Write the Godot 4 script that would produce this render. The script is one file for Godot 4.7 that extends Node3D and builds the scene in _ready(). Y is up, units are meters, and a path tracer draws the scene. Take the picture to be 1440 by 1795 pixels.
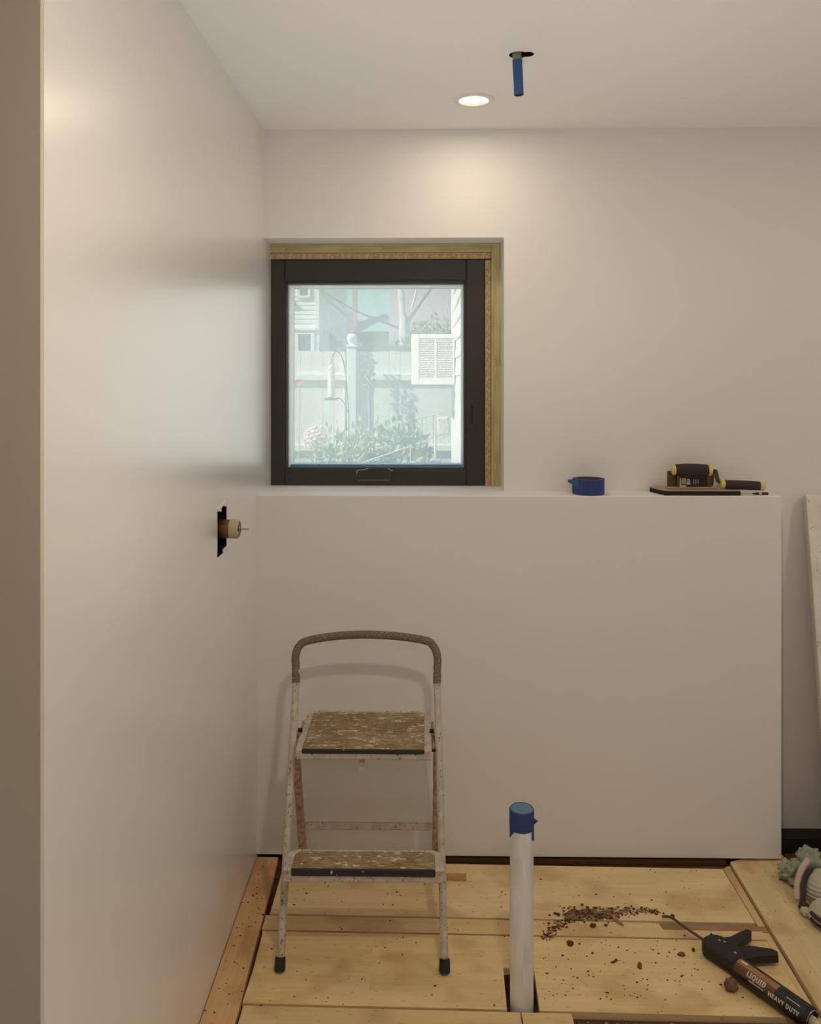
extends Node3D
# A bathroom under renovation. Metres, y up. The back of the room is towards -z.

const XL := -0.555      # face of the left wall
const ZP := -2.745      # face of the low furred-out wall
const ZU := -2.865      # face of the upper back wall
const ZF := -3.0        # face of the window frame
const CEIL := 2.457
const LEDGE := 1.204

# ---------------------------------------------------------------- geometry
class Geo:
	var v := PackedVector3Array()
	var n := PackedVector3Array()
	var u := PackedVector2Array()

	func tri(a: Vector3, b: Vector3, c: Vector3, na: Vector3, nb: Vector3, nc: Vector3, ua := Vector2.ZERO, ub := Vector2.ZERO, uc := Vector2.ZERO) -> void:
		if (c - a).cross(b - a).dot(na + nb + nc) < 0.0:
			v.append_array(PackedVector3Array([a, c, b])); n.append_array(PackedVector3Array([na, nc, nb])); u.append_array(PackedVector2Array([ua, uc, ub]))
		else:
			v.append_array(PackedVector3Array([a, b, c])); n.append_array(PackedVector3Array([na, nb, nc])); u.append_array(PackedVector2Array([ua, ub, uc]))

	func flat(a: Vector3, b: Vector3, c: Vector3, toward: Vector3) -> void:
		var m := (b - a).cross(c - a)
		if m.length() < 1e-12: return
		m = m.normalized()
		if m.dot(toward) < 0.0: m = -m
		tri(a, b, c, m, m, m)

	func quad(a: Vector3, b: Vector3, c: Vector3, d: Vector3, toward: Vector3) -> void:
		flat(a, b, c, toward); flat(a, c, d, toward)

	func box(c: Vector3, s: Vector3, bev := 0.0, bs := Basis()) -> void:
		var h := s * 0.5
		var b: float = minf(bev, minf(h.x, minf(h.y, h.z)) * 0.9)
		var at := func(p: Vector3) -> Vector3: return c + bs * p
		for ax in 3:
			var a1 := (ax + 1) % 3
			var a2 := (ax + 2) % 3
			for sg in [-1.0, 1.0]:
				var q := []
				for k in [[-1, -1], [1, -1], [1, 1], [-1, 1]]:
					var p := Vector3.ZERO
					p[ax] = sg * h[ax]; p[a1] = k[0] * (h[a1] - b); p[a2] = k[1] * (h[a2] - b)
					q.append(at.call(p))
				var d := Vector3.ZERO
				d[ax] = sg
				quad(q[0], q[1], q[2], q[3], bs * d)
		if b <= 0.0: return
		for ax in 3:      # edges along ax
			var a1 := (ax + 1) % 3
			var a2 := (ax + 2) % 3
			for s1 in [-1.0, 1.0]:
				for s2 in [-1.0, 1.0]:
					var q := []
					for k in [[-1.0, 0], [1.0, 0], [1.0, 1], [-1.0, 1]]:
						var p := Vector3.ZERO
						p[ax] = k[0] * (h[ax] - b)
						p[a1] = s1 * (h[a1] if k[1] == 0 else h[a1] - b)
						p[a2] = s2 * (h[a2] - b if k[1] == 0 else h[a2])
						q.append(at.call(p))
					var d := Vector3.ZERO
					d[a1] = s1; d[a2] = s2
					quad(q[0], q[1], q[2], q[3], bs * d)
		for sx in [-1.0, 1.0]:
			for sy in [-1.0, 1.0]:
				for sz in [-1.0, 1.0]:
					var g := Vector3(sx, sy, sz)
					flat(at.call(g * Vector3(h.x, h.y - b, h.z - b)), at.call(g * Vector3(h.x - b, h.y, h.z - b)), at.call(g * Vector3(h.x - b, h.y - b, h.z)), bs * g)

	func minmax(lo: Vector3, hi: Vector3, bev := 0.0) -> void:
		box((lo + hi) * 0.5, hi - lo, bev)

	# poly in the xy of xf, extruded along its z from h0 to h1
	func prism(poly: PackedVector2Array, h0: float, h1: float, xf := Transform3D(), bev := 0.0) -> void:
		var inner := poly
		if bev > 0.0:
			var off := Geometry2D.offset_polygon(poly, -bev)
			if off.size() == 1 and off[0].size() == poly.size(): 
				# match the order by nearest vertex
				inner = PackedVector2Array()
				for p in poly:
					var best: Vector2 = off[0][0]
					for q in off[0]:
						if q.distance_to(p) < best.distance_to(p): best = q
					inner.append(best)
			else:
				bev = 0.0
		var idx := Geometry2D.triangulate_polygon(inner)
		var zn := xf.basis.z.normalized()
		for i in range(0, idx.size(), 3):
			for top in [0, 1]:
				var z: float = h1 if top == 1 else h0
				var q := []
				for k in 3: q.append(xf * Vector3(inner[idx[i + k]].x, inner[idx[i + k]].y, z))
				flat(q[0], q[1], q[2], zn if top == 1 else -zn)
		var ccw := not Geometry2D.is_polygon_clockwise(poly)
		var sg := 1.0 if h1 > h0 else -1.0
		for i in poly.size():
			var j := (i + 1) % poly.size()
			var e := poly[j] - poly[i]
			var o := Vector2(e.y, -e.x) * (1.0 if ccw else -1.0)
			var out := xf.basis * Vector3(o.x, o.y, 0).normalized()
			var a0 := xf * Vector3(poly[i].x, poly[i].y, h0 + bev * sg)
			var a1 := xf * Vector3(poly[i].x, poly[i].y, h1 - bev * sg)
			var b0 := xf * Vector3(poly[j].x, poly[j].y, h0 + bev * sg)
			var b1 := xf * Vector3(poly[j].x, poly[j].y, h1 - bev * sg)
			quad(a0, b0, b1, a1, out)
			if bev > 0.0:
				quad(a1, b1, xf * Vector3(inner[j].x, inner[j].y, h1), xf * Vector3(inner[i].x, inner[i].y, h1), out + zn * sg)
				quad(a0, b0, xf * Vector3(inner[j].x, inner[j].y, h0), xf * Vector3(inner[i].x, inner[i].y, h0), out - zn * sg)

	# slab lying flat: polygon of (x, z), from y0 up to y1
	func slab(poly: PackedVector2Array, y0: float, y1: float, bev := 0.0) -> void:
		prism(poly, y0, y1, Transform3D(Basis(Vector3(1, 0, 0), Vector3(0, 0, 1), Vector3(0, 1, 0)), Vector3.ZERO), bev)

	func tube(path: Array, r: float, seg := 16, caps := true, r1 := -1.0, flatten := 1.0) -> void:
		if r1 < 0.0: r1 = r
		var t0: Vector3 = (path[1] - path[0]).normalized()
		var nn := t0.cross(Vector3.UP if absf(t0.y) < 0.9 else Vector3.RIGHT).normalized()
		var rings := []
		var norms := []
		var along := 0.0
		var vs := []
		for i in path.size():
			var t: Vector3 = (path[mini(i + 1, path.size() - 1)] - path[maxi(i - 1, 0)]).normalized()
			nn = (nn - t * nn.dot(t)).normalized()
			var bb := t.cross(nn)
			var rr := lerpf(r, r1, float(i) / (path.size() - 1))
			var ring := []
			var nor := []
			for k in seg + 1:
				var a := TAU * k / seg
				var d := nn * cos(a) + bb * sin(a)
				ring.append(path[i] + nn * cos(a) * rr + bb * sin(a) * rr * flatten)
				nor.append(d)
			if i > 0: along += (path[i] - path[i - 1]).length()
			vs.append(along)
			rings.append(ring); norms.append(nor)
		for i in path.size() - 1:
			for k in seg:
				var ua := Vector2(float(k) / seg, vs[i]); var ub := Vector2(float(k + 1) / seg, vs[i])
				var uc := Vector2(float(k + 1) / seg, vs[i + 1]); var ud := Vector2(float(k) / seg, vs[i + 1])
				tri(rings[i][k], rings[i][k + 1], rings[i + 1][k + 1], norms[i][k], norms[i][k + 1], norms[i + 1][k + 1], ua, ub, uc)
				tri(rings[i][k], rings[i + 1][k + 1], rings[i + 1][k], norms[i][k], norms[i + 1][k + 1], norms[i + 1][k], ua, uc, ud)
		if caps:
			for e in [0, path.size() - 1]:
				var t: Vector3 = (path[0] - path[1]) if e == 0 else (path[e] - path[e - 1])
				for k in seg:
					flat(path[e], rings[e][k], rings[e][k + 1], t)

	# profile of (radius, height) spun round the y of xf
	func lathe(prof: PackedVector2Array, seg := 24, xf := Transform3D(), smooth := false) -> void:
		var nrm := []
		for i in prof.size() - 1:
			var e := prof[i + 1] - prof[i]
			nrm.append(Vector2(e.y, -e.x).normalized())
		var along := 0.0
		for i in prof.size() - 1:
			var n0: Vector2 = nrm[i]
			var n1: Vector2 = nrm[i]
			if smooth:
				if i > 0: n0 = (nrm[i] + nrm[i - 1]).normalized()
				if i < prof.size() - 2: n1 = (nrm[i] + nrm[i + 1]).normalized()
			var d := (prof[i + 1] - prof[i]).length()
			for k in seg:
				var a := TAU * k / seg
				var b := TAU * (k + 1) / seg
				var ca := Vector3(cos(a), 0, sin(a)); var cb := Vector3(cos(b), 0, sin(b))
				var p0 := xf * (ca * prof[i].x + Vector3.UP * prof[i].y); var p1 := xf * (cb * prof[i].x + Vector3.UP * prof[i].y)
				var p2 := xf * (cb * prof[i + 1].x + Vector3.UP * prof[i + 1].y); var p3 := xf * (ca * prof[i + 1].x + Vector3.UP * prof[i + 1].y)
				var m0 := (xf.basis * (ca * n0.x + Vector3.UP * n0.y)).normalized(); var m1 := (xf.basis * (cb * n0.x + Vector3.UP * n0.y)).normalized()
				var m2 := (xf.basis * (cb * n1.x + Vector3.UP * n1.y)).normalized(); var m3 := (xf.basis * (ca * n1.x + Vector3.UP * n1.y)).normalized()
				var ua := Vector2(float(k) / seg, along); var ub := Vector2(float(k + 1) / seg, along)
				var uc := Vector2(float(k + 1) / seg, along + d); var ud := Vector2(float(k) / seg, along + d)
				if prof[i].x > 1e-6: tri(p0, p1, p2, m0, m1, m2, ua, ub, uc)
				if prof[i + 1].x > 1e-6: tri(p0, p2, p3, m0, m2, m3, ua, uc, ud)
			along += d

	# lumpy ball
	func blob(c: Vector3, r: Vector3, rough := 0.0, sd := 1, rings := 8, seg := 12, freq := 1.5, bs := Basis()) -> void:
		var nz := FastNoiseLite.new()
		nz.seed = sd; nz.frequency = freq
		var g := []
		for i in rings + 1:
			var th := PI * i / rings
			var row := []
			for k in seg:
				var ph := TAU * k / seg
				var d := Vector3(sin(th) * cos(ph), cos(th), sin(th) * sin(ph))
				row.append(c + bs * (d * r * (1.0 + rough * nz.get_noise_3dv(d))))
			g.append(row)
		var nr := []
		for i in rings + 1:
			var row := []
			for k in seg:
				var a: Vector3 = g[mini(i + 1, rings)][k] - g[maxi(i - 1, 0)][k]
				var b: Vector3 = g[i][(k + 1) % seg] - g[i][(k + seg - 1) % seg]
				var m := a.cross(b)
				var o: Vector3 = g[i][k] - c
				if m.length() < 1e-12: m = o
				if m.dot(o) < 0.0: m = -m
				row.append(m.normalized())
			nr.append(row)
		for i in rings:
			for k in seg:
				var k1 := (k + 1) % seg
				if i > 0: tri(g[i][k], g[i][k1], g[i + 1][k1], nr[i][k], nr[i][k1], nr[i + 1][k1])
				if i < rings - 1: tri(g[i][k], g[i + 1][k1], g[i + 1][k], nr[i][k], nr[i + 1][k1], nr[i + 1][k])

	# a folded leaf: two triangles pairs along a midrib
	func leaf(p: Vector3, dir: Vector3, side: Vector3, l: float, w: float) -> void:
		var up := dir.cross(side).normalized()
		var tip := p + dir * l
		var m := p + dir * l * 0.45 - up * w * 0.12
		flat(p, m, m + side * w * 0.5 + up * w * 0.2, up); flat(m, tip, m + side * w * 0.5 + up * w * 0.2, up)
		flat(p, m, m - side * w * 0.5 + up * w * 0.2, up); flat(m, tip, m - side * w * 0.5 + up * w * 0.2, up)

	func mesh(origin := Vector3.ZERO) -> ArrayMesh:
		var a := []
		a.resize(Mesh.ARRAY_MAX)
		var vv := PackedVector3Array()
		for p in v: vv.append(p - origin)
		a[Mesh.ARRAY_VERTEX] = vv; a[Mesh.ARRAY_NORMAL] = n; a[Mesh.ARRAY_TEX_UV] = u
		var m := ArrayMesh.new()
		m.add_surface_from_arrays(Mesh.PRIMITIVE_TRIANGLES, a)
		return m

static func P2(flatlist: Array) -> PackedVector2Array:
	var o := PackedVector2Array()
	for i in range(0, flatlist.size(), 2): o.append(Vector2(flatlist[i], flatlist[i + 1]))
	return o

static func spline(pts: Array, steps := 8) -> Array:
	var o := []
	for i in pts.size() - 1:
		var a: Vector3 = pts[maxi(i - 1, 0)]; var b: Vector3 = pts[i]; var c: Vector3 = pts[i + 1]; var d: Vector3 = pts[mini(i + 2, pts.size() - 1)]
		for k in steps: o.append(b.cubic_interpolate(c, a, d, float(k) / steps))
	o.append(pts[-1])
	return o

# ---------------------------------------------------------------- naming
var taken := {}
func numbered(s: String) -> String:
	var k: int = taken.get(s, 0)
	taken[s] = k + 1
	return s if k == 0 else "%s_%03d" % [s, k]

func thing(called: String, label: String, category: String, at := Vector3.ZERO, group := "") -> Node3D:
	var o := Node3D.new()
	o.name = numbered(called)
	add_child(o)
	o.position = at
	o.set_meta("label", label); o.set_meta("category", category)
	if group: o.set_meta("group", group)
	return o

func setting(called: String, at := Vector3.ZERO) -> Node3D:
	var o := Node3D.new()
	o.name = numbered(called)
	add_child(o)
	o.position = at
	o.set_meta("kind", "structure")
	return o

# a mesh in world coordinates as a part of o (or of a part of o)
func part(o: Node3D, called: String, g: Geo, m: Material, label := "", kind := "") -> MeshInstance3D:
	var mi := MeshInstance3D.new()
	mi.name = called
	mi.mesh = g.mesh(o.global_position)
	mi.material_override = m
	o.add_child(mi, true)
	if label: mi.set_meta("label", label)
	if kind: mi.set_meta("kind", kind)
	return mi

func solo(called: String, g: Geo, m: Material, label: String, category: String, at: Vector3, group := "", kind := "") -> MeshInstance3D:
	var mi := MeshInstance3D.new()
	mi.name = numbered(called)
	mi.mesh = g.mesh(at)
	mi.material_override = m
	add_child(mi)
	mi.position = at
	if label: mi.set_meta("label", label)
	if category: mi.set_meta("category", category)
	if group: mi.set_meta("group", group)
	if kind: mi.set_meta("kind", kind)
	return mi

# ---------------------------------------------------------------- materials
func mat(c: Color, rough := 0.7, metal := 0.0, spec := 0.5) -> StandardMaterial3D:
	var m := StandardMaterial3D.new()
	m.albedo_color = c
	m.roughness = rough; m.metallic = metal; m.metallic_specular = spec
	return m

func noise(f: float, sd: int, oct := 3, type := FastNoiseLite.TYPE_SIMPLEX_SMOOTH) -> FastNoiseLite:
	var nz := FastNoiseLite.new()
	nz.noise_type = type
	nz.frequency = f; nz.seed = sd; nz.fractal_octaves = oct
	return nz

func tex(w: int, h: int, fn: Callable) -> ImageTexture:
	var b := PackedByteArray()
	b.resize(w * h * 3)
	var i := 0
	for y in h:
		for x in w:
			var c: Color = fn.call(x, y)
			b[i] = int(clampf(c.r, 0, 1) * 255.0); b[i + 1] = int(clampf(c.g, 0, 1) * 255.0); b[i + 2] = int(clampf(c.b, 0, 1) * 255.0)
			i += 3
	return ImageTexture.create_from_image(Image.create_from_data(w, h, false, Image.FORMAT_RGB8, b))

# triplanar: one repeat of the picture every «size» metres
func tri_mat(t: Texture2D, size: float, rough := 0.8, world := false, tint := Color.WHITE, off := Vector3.ZERO) -> StandardMaterial3D:
	var m := mat(tint, rough)
	m.albedo_texture = t
	m.uv1_triplanar = true
	m.uv1_world_triplanar = world
	m.uv1_scale = Vector3.ONE / size
	m.uv1_offset = off
	m.uv1_triplanar_sharpness = 8.0
	return m

func bumped(m: StandardMaterial3D, t: Texture2D, cm: float) -> StandardMaterial3D:
	m.heightmap_enabled = true
	m.heightmap_texture = t
	m.heightmap_scale = cm
	return m

var M := {}

func make_materials() -> void:
	# painted plasterboard, a semi-gloss white
	var g2 := noise(0.05, 12, 2)
	var orange := tex(512, 512, func(x, y):
		var r := 0.5 + 0.5 * g2.get_noise_2d(x * 2.0, y * 2.0)
		return Color(r, r, r))
	var wall := mat(Color(0.925, 0.91, 0.895), 0.62, 0.0, 0.5)
	wall.uv1_triplanar = true; wall.uv1_world_triplanar = true; wall.uv1_scale = Vector3.ONE / 1.6
	bumped(wall, orange, 0.006)
	M.wall = wall
	var glossy := mat(Color(0.925, 0.915, 0.90), 0.31, 0.0, 0.95)
	glossy.clearcoat_enabled = true
	glossy.clearcoat = 0.8
	glossy.clearcoat_roughness = 0.28
	glossy.uv1_triplanar = true; glossy.uv1_world_triplanar = true; glossy.uv1_scale = Vector3.ONE / 1.6
	bumped(glossy, orange, 0.004)
	M.wall_gloss = glossy
	M.ceiling = mat(Color(0.95, 0.945, 0.935), 0.8, 0.0, 0.4)
	M.greige = mat(Color(0.84, 0.80, 0.745), 0.85, 0.0, 0.3)
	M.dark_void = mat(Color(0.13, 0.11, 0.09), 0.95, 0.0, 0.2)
	M.old_wood = tri_mat(_wood(21, Color(0.42, 0.27, 0.17), Color(0.26, 0.155, 0.09), 0.35), 0.9, 0.85)
	# plywood of the floor
	var ply := _ply(31)
	for k in 5:
		var tint: Color = [Color(1, 1, 1), Color(0.97, 0.95, 0.92), Color(1.0, 0.985, 0.95), Color(0.95, 0.93, 0.9), Color(0.96, 0.97, 0.97)][k]
		var m := tri_mat(ply, 1.7, 0.72, false, tint, Vector3(0.13 * k, 0.31 * k, 0.23 * k))
		M["ply%d" % k] = m
	M.ply_red = tri_mat(ply, 1.7, 0.78, false, Color(0.93, 0.85, 0.80), Vector3(0.4, 0, 0.6))
	M.shim = tri_mat(_wood(41, Color(0.70, 0.54, 0.38), Color(0.58, 0.42, 0.28), 0.3), 0.5, 0.8)
	M.lath = tri_mat(_wood(42, Color(0.80, 0.64, 0.40), Color(0.70, 0.52, 0.30), 0.2), 0.5, 0.75)
	M.red_floor = tri_mat(_wood(43, Color(0.55, 0.33, 0.2), Color(0.40, 0.22, 0.13), 0.4), 0.8, 0.6)
	M.stud = tri_mat(_wood(44, Color(0.80, 0.76, 0.56), Color(0.66, 0.61, 0.41), 0.25), 0.35, 0.75)
	var c1 := noise(0.05, 51, 2, FastNoiseLite.TYPE_CELLULAR); var c2 := noise(0.03, 52, 3)
	M.osb = tri_mat(tex(256, 256, func(x, y):
		var k := 0.5 + 0.5 * c1.get_noise_2d(x, y * 2.2) + 0.35 * c2.get_noise_2d(x, y)
		return Color(0.52, 0.42, 0.32).lerp(Color(0.88, 0.76, 0.61), clampf(k + 0.35, 0, 1))), 0.14, 0.85)
	# black window frame, glass and a film made milky to wash out the bright view
	M.black_frame = mat(Color(0.24, 0.23, 0.215), 0.42, 0.0, 0.4)
	M.black_gasket = mat(Color(0.10, 0.10, 0.10), 0.6)
	M.vinyl = mat(Color(0.90, 0.90, 0.88), 0.5)
	M.spacer = mat(Color(0.78, 0.78, 0.76), 0.35, 0.3)
	M.blue_film = mat(Color(0.36, 0.62, 0.78), 0.4)
	var glass := mat(Color(1, 1, 1, 0.04), 0.02)
	glass.transparency = BaseMaterial3D.TRANSPARENCY_ALPHA
	M.glass = glass
	var film := mat(Color(0.93, 0.975, 0.985, 0.72), 0.6, 0.0, 0.2)
	film.transparency = BaseMaterial3D.TRANSPARENCY_ALPHA
	film.backlight_enabled = true
	film.backlight = Color(0.96, 1.0, 1.0)
	M.film = film
	# metal with chipped white paint
	var p1 := noise(0.035, 61, 3); var p2 := noise(0.11, 62, 2); var p3 := noise(0.012, 63, 2)
	M.chipped = tri_mat(tex(512, 512, func(x, y):
		var base := Color(0.80, 0.765, 0.715).lerp(Color(0.72, 0.665, 0.60), clampf(0.5 + 0.8 * p3.get_noise_2d(x, y), 0, 1))
		var a := p1.get_noise_2d(x * 1.6, y * 0.7) + 0.45 * p2.get_noise_2d(x, y * 0.6)
		if a > 0.62: return Color(0.22, 0.145, 0.11)
		if a > 0.53: return base.lerp(Color(0.45, 0.30, 0.22), 0.6)
		return base), 0.30, 0.55)
	M.worn = tri_mat(tex(256, 256, func(x, y):
		return Color(0.74, 0.64, 0.57).lerp(Color(0.54, 0.42, 0.36), clampf(0.15 + 1.2 * p1.get_noise_2d(x, y), 0, 1))), 0.25, 0.6)  # pinkish brown carries the shade on the rear legs
	M.grip = tri_mat(tex(512, 512, func(x, y):
		var a := p1.get_noise_2d(x * 2.0, y * 2.0) + 0.5 * p2.get_noise_2d(x, y)
		var c := Color(0.40, 0.345, 0.275).lerp(Color(0.52, 0.455, 0.37), clampf(0.5 + a, 0, 1))
		return Color(0.78, 0.72, 0.62) if a > 0.66 else c), 0.25, 0.8)
	var s1 := noise(0.02, 71, 3); var s2 := noise(0.06, 72, 3); var s3 := noise(0.008, 73, 2)
	M.tread = tri_mat(tex(768, 768, func(x, y):
		var c := Color(0.60, 0.495, 0.37).lerp(Color(0.66, 0.59, 0.44), clampf(0.5 + 1.3 * s3.get_noise_2d(x, y), 0, 1))
		c = c.darkened(clampf(0.25 * s2.get_noise_2d(x * 0.5, y * 1.6) + 0.1, 0, 0.4))
		var a := s1.get_noise_2d(x * 0.8, y * 2.4) + 0.5 * s2.get_noise_2d(x, y * 2.0)
		if a > 0.34: c = c.lerp(Color(0.90, 0.85, 0.75), clampf((a - 0.34) * 4.0, 0, 0.8))
		return c), 0.85, 0.85)
	M.sheet = mat(Color(0.93, 0.93, 0.92), 0.9)
	M.rubber = mat(Color(0.145, 0.135, 0.13), 0.75)
	M.rubber_spattered = tri_mat(tex(256, 256, func(x, y):
		var a := s1.get_noise_2d(x * 1.2, y * 0.8) + 0.6 * s2.get_noise_2d(x * 1.3, y)
		return Color(0.80, 0.76, 0.70) if a > 0.74 else Color(0.16, 0.15, 0.145)), 0.3, 0.7)
	# pipes and tapes
	M.pvc = tri_mat(tex(256, 256, func(x, y):
		return Color(0.93, 0.92, 0.90).darkened(clampf(0.10 * s3.get_noise_2d(x * 3.0, y) + 0.06 * s2.get_noise_2d(x, y * 0.2), 0, 0.3))), 0.6, 0.4)
	M.blue_tape = mat(Color(0.17, 0.25, 0.47), 0.7)
	M.blue_tape_light = mat(Color(0.20, 0.36, 0.56), 0.65)
	M.blue_tape_face = mat(Color(0.36, 0.48, 0.60), 0.75)
	M.cardboard = mat(Color(0.36, 0.28, 0.22), 0.9)
	M.copper_old = mat(Color(0.60, 0.57, 0.52), 0.5, 0.3)
	M.brass = mat(Color(0.44, 0.34, 0.23), 0.35, 0.8)
	M.brass_dark = mat(Color(0.20, 0.13, 0.09), 0.55, 0.5)
	M.nylon = mat(Color(0.72, 0.66, 0.54), 0.35)
	M.chrome = mat(Color(0.75, 0.71, 0.66), 0.15, 1.0)
	# slab, gun, tools, gloves
	var v1 := noise(0.009, 81, 4); var v2 := noise(0.05, 82, 3)
	M.slab = tri_mat(tex(768, 768, func(x, y):
		var c := Color(0.95, 0.925, 0.895).lerp(Color(0.89, 0.855, 0.81), clampf(0.5 + v1.get_noise_2d(x, y), 0, 1))
		var w := absf(v1.get_noise_2d(x * 1.4 + 300, y * 0.9) + 0.28 * v2.get_noise_2d(x, y))
		var on := v2.get_noise_2d(x * 0.35 + 90, y * 0.35)
		if w < 0.016 and on > 0.16: c = c.lerp(Color(0.36, 0.31, 0.26), 0.8)
		return c), 0.8, 0.55)
	M.slab_edge = mat(Color(0.80, 0.80, 0.73), 0.6)
	M.black_plastic = mat(Color(0.105, 0.10, 0.095), 0.5)
	M.steel = mat(Color(0.45, 0.37, 0.31), 0.38, 0.8)
	M.white_print = mat(Color(0.86, 0.83, 0.76), 0.7)
	M.cream = mat(Color(0.80, 0.74, 0.60), 0.5)
	M.label_brown = mat(Color(0.40, 0.235, 0.14), 0.45)
	M.label_highlight = mat(Color(0.62, 0.46, 0.27), 0.45)
	M.label_dark = mat(Color(0.13, 0.105, 0.09), 0.45)
	M.label_black = mat(Color(0.115, 0.115, 0.12), 0.45)
	M.handle_dark = mat(Color(0.215, 0.165, 0.155), 0.75)
	M.yellow = mat(Color(0.86, 0.79, 0.45), 0.5)
	M.aluminium = mat(Color(0.74, 0.66, 0.55), 0.45, 0.5)
	M.bronze_plate = mat(Color(0.40, 0.32, 0.24), 0.4, 0.6)
	M.foam_black = mat(Color(0.15, 0.13, 0.12), 0.9)
	M.knit = mat(Color(0.74, 0.72, 0.64), 0.95)
	M.knit_dark = mat(Color(0.27, 0.21, 0.19), 0.95)
	M.teal_cloth = mat(Color(0.62, 0.65, 0.56), 0.9)
	M.pink_cloth = mat(Color(0.80, 0.70, 0.66), 0.9)
	M.red_lump = mat(Color(0.47, 0.34, 0.29), 0.95)
	M.crumb = mat(Color(0.36, 0.235, 0.165), 0.95)
	M.crumb_pale = mat(Color(0.62, 0.50, 0.36), 0.95)
	M.dust = mat(Color(0.50, 0.38, 0.29), 1.0)
	# outdoors
	M.siding = mat(Color(0.90, 0.92, 0.90), 0.8)
	M.white_out = mat(Color(0.93, 0.93, 0.90), 0.7)
	M.fence = mat(Color(0.90, 0.90, 0.86), 0.75)
	M.shade_glass = mat(Color(0.30, 0.38, 0.46), 0.25)
	M.teal_roof = mat(Color(0.50, 0.69, 0.665), 0.85)
	M.pink_roof = mat(Color(0.66, 0.62, 0.63), 0.9)
	M.brick_out = mat(Color(0.66, 0.53, 0.53), 0.9)
	M.wire = mat(Color(0.25, 0.27, 0.3), 0.7)
	M.bark = mat(Color(0.82, 0.81, 0.80), 0.9)
	M.bark_dark = mat(Color(0.58, 0.62, 0.64), 0.9)
	M.leaf_a = mat(Color(0.50, 0.66, 0.53), 0.8)
	M.leaf_b = mat(Color(0.60, 0.72, 0.54), 0.8)
	M.leaf_c = mat(Color(0.72, 0.78, 0.60), 0.8)
	M.straw = mat(Color(0.86, 0.82, 0.66), 0.85)
	M.lawn = mat(Color(0.40, 0.48, 0.30), 0.95)
	M.bounce_paving = mat(Color(0.88, 0.87, 0.84), 0.9)
	M.petal = mat(Color(0.93, 0.90, 0.86), 0.8)
	M.orange = mat(Color(0.95, 0.62, 0.20), 0.7)
	M.hook = mat(Color(0.22, 0.24, 0.24), 0.6)
	M.feeder_green = mat(Color(0.30, 0.45, 0.42), 0.6)
	M.feeder_tube = mat(Color(0.86, 0.84, 0.78), 0.4)
	M.seed_pink = mat(Color(0.86, 0.60, 0.60), 0.7)
	M.vent_dark = mat(Color(0.20, 0.24, 0.26), 0.7)

func _wood(sd: int, a: Color, b: Color, knots: float) -> ImageTexture:
	var n1 := noise(0.02, sd, 4); var n2 := noise(0.008, sd + 1, 2)
	return tex(384, 384, func(x, y):
		var k := 0.5 + 0.75 * n1.get_noise_2d(x * 0.14, y * 3.0 + 8.0 * n2.get_noise_2d(x * 0.5, y)) + knots * n2.get_noise_2d(x, y)
		return a.lerp(b, clampf(k, 0, 1)))

func _ply(sd: int) -> ImageTexture:
	var n1 := noise(0.012, sd, 4); var n2 := noise(0.006, sd + 1, 3); var n3 := noise(0.05, sd + 2, 2); var n4 := noise(0.16, sd + 3, 1)
	return tex(1024, 1024, func(x, y):
		var k := 0.5 + 0.55 * n1.get_noise_2d(x * 0.22, y * 2.2 + 22.0 * n2.get_noise_2d(x * 0.5, y * 0.6)) + 0.25 * n3.get_noise_2d(x * 0.10, y * 3.0)
		var c := Color(0.935, 0.845, 0.655).lerp(Color(0.87, 0.76, 0.555), clampf(k, 0, 1))
		var st := n2.get_noise_2d(x + 500.0, y * 1.3)
		if st > 0.1: c = c.lerp(Color(0.70, 0.54, 0.38), clampf((st - 0.1) * 0.9, 0, 0.35))
		var d := n4.get_noise_2d(x * 0.35, y * 1.2)
		if d > 0.83: c = c.lerp(Color(0.55, 0.41, 0.28), 0.4)
		return c)

# ---------------------------------------------------------------- the scene
func _ready() -> void:
	var cam := Camera3D.new()
	cam.name = "camera"
	cam.position = Vector3(0, 1.6, 0)
	cam.rotation_degrees = Vector3(0, 0.9, 0)
	cam.projection = Camera3D.PROJECTION_FRUSTUM
	cam.near = 0.05; cam.far = 200.0
	cam.size = 0.05 * 1795.0 / 1450.0
	cam.frustum_offset = Vector2(0, -0.05 * 237.5 / 1450.0)
	add_child(cam)
	cam.current = true

	var env := Environment.new()
	env.background_mode = Environment.BG_SKY
	var sky := Sky.new()
	var sm := ProceduralSkyMaterial.new()
	sm.sky_top_color = Color(0.55, 0.72, 0.90)
	sm.sky_horizon_color = Color(0.88, 0.94, 0.97)
	sm.ground_bottom_color = Color(0.50, 0.52, 0.48)
	sm.ground_horizon_color = Color(0.75, 0.80, 0.80)
	sm.sun_angle_max = 1.0
	sky.sky_material = sm
	env.sky = sky
	env.background_energy_multiplier = 1.45
	env.tonemap_mode = Environment.TONE_MAPPER_LINEAR
	env.tonemap_exposure = 1.08
	env.sdfgi_enabled = true
	env.ssao_enabled = true
	env.ssil_enabled = true
	var we := WorldEnvironment.new()
	we.name = "world_environment"
	we.environment = env
	add_child(we)

	var sun := DirectionalLight3D.new()
	sun.name = "sun"
	sun.light_color = Color(1.0, 0.96, 0.90)
	sun.light_energy = 2.5
	sun.light_angular_distance = 0.6
	sun.shadow_enabled = true
	sun.look_at_from_position(Vector3.ZERO, -Vector3(-0.70, 0.60, 0.34))
	add_child(sun)

	make_materials()
	room()
	window()
	floor_boards()
	add_bounce_sheet()
	lamps()
	outdoors()
	step_stool()
	pipes()
	valve()
	ledge_things()
	slab()
	caulking_gun()
	gloves()
	debris()

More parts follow.
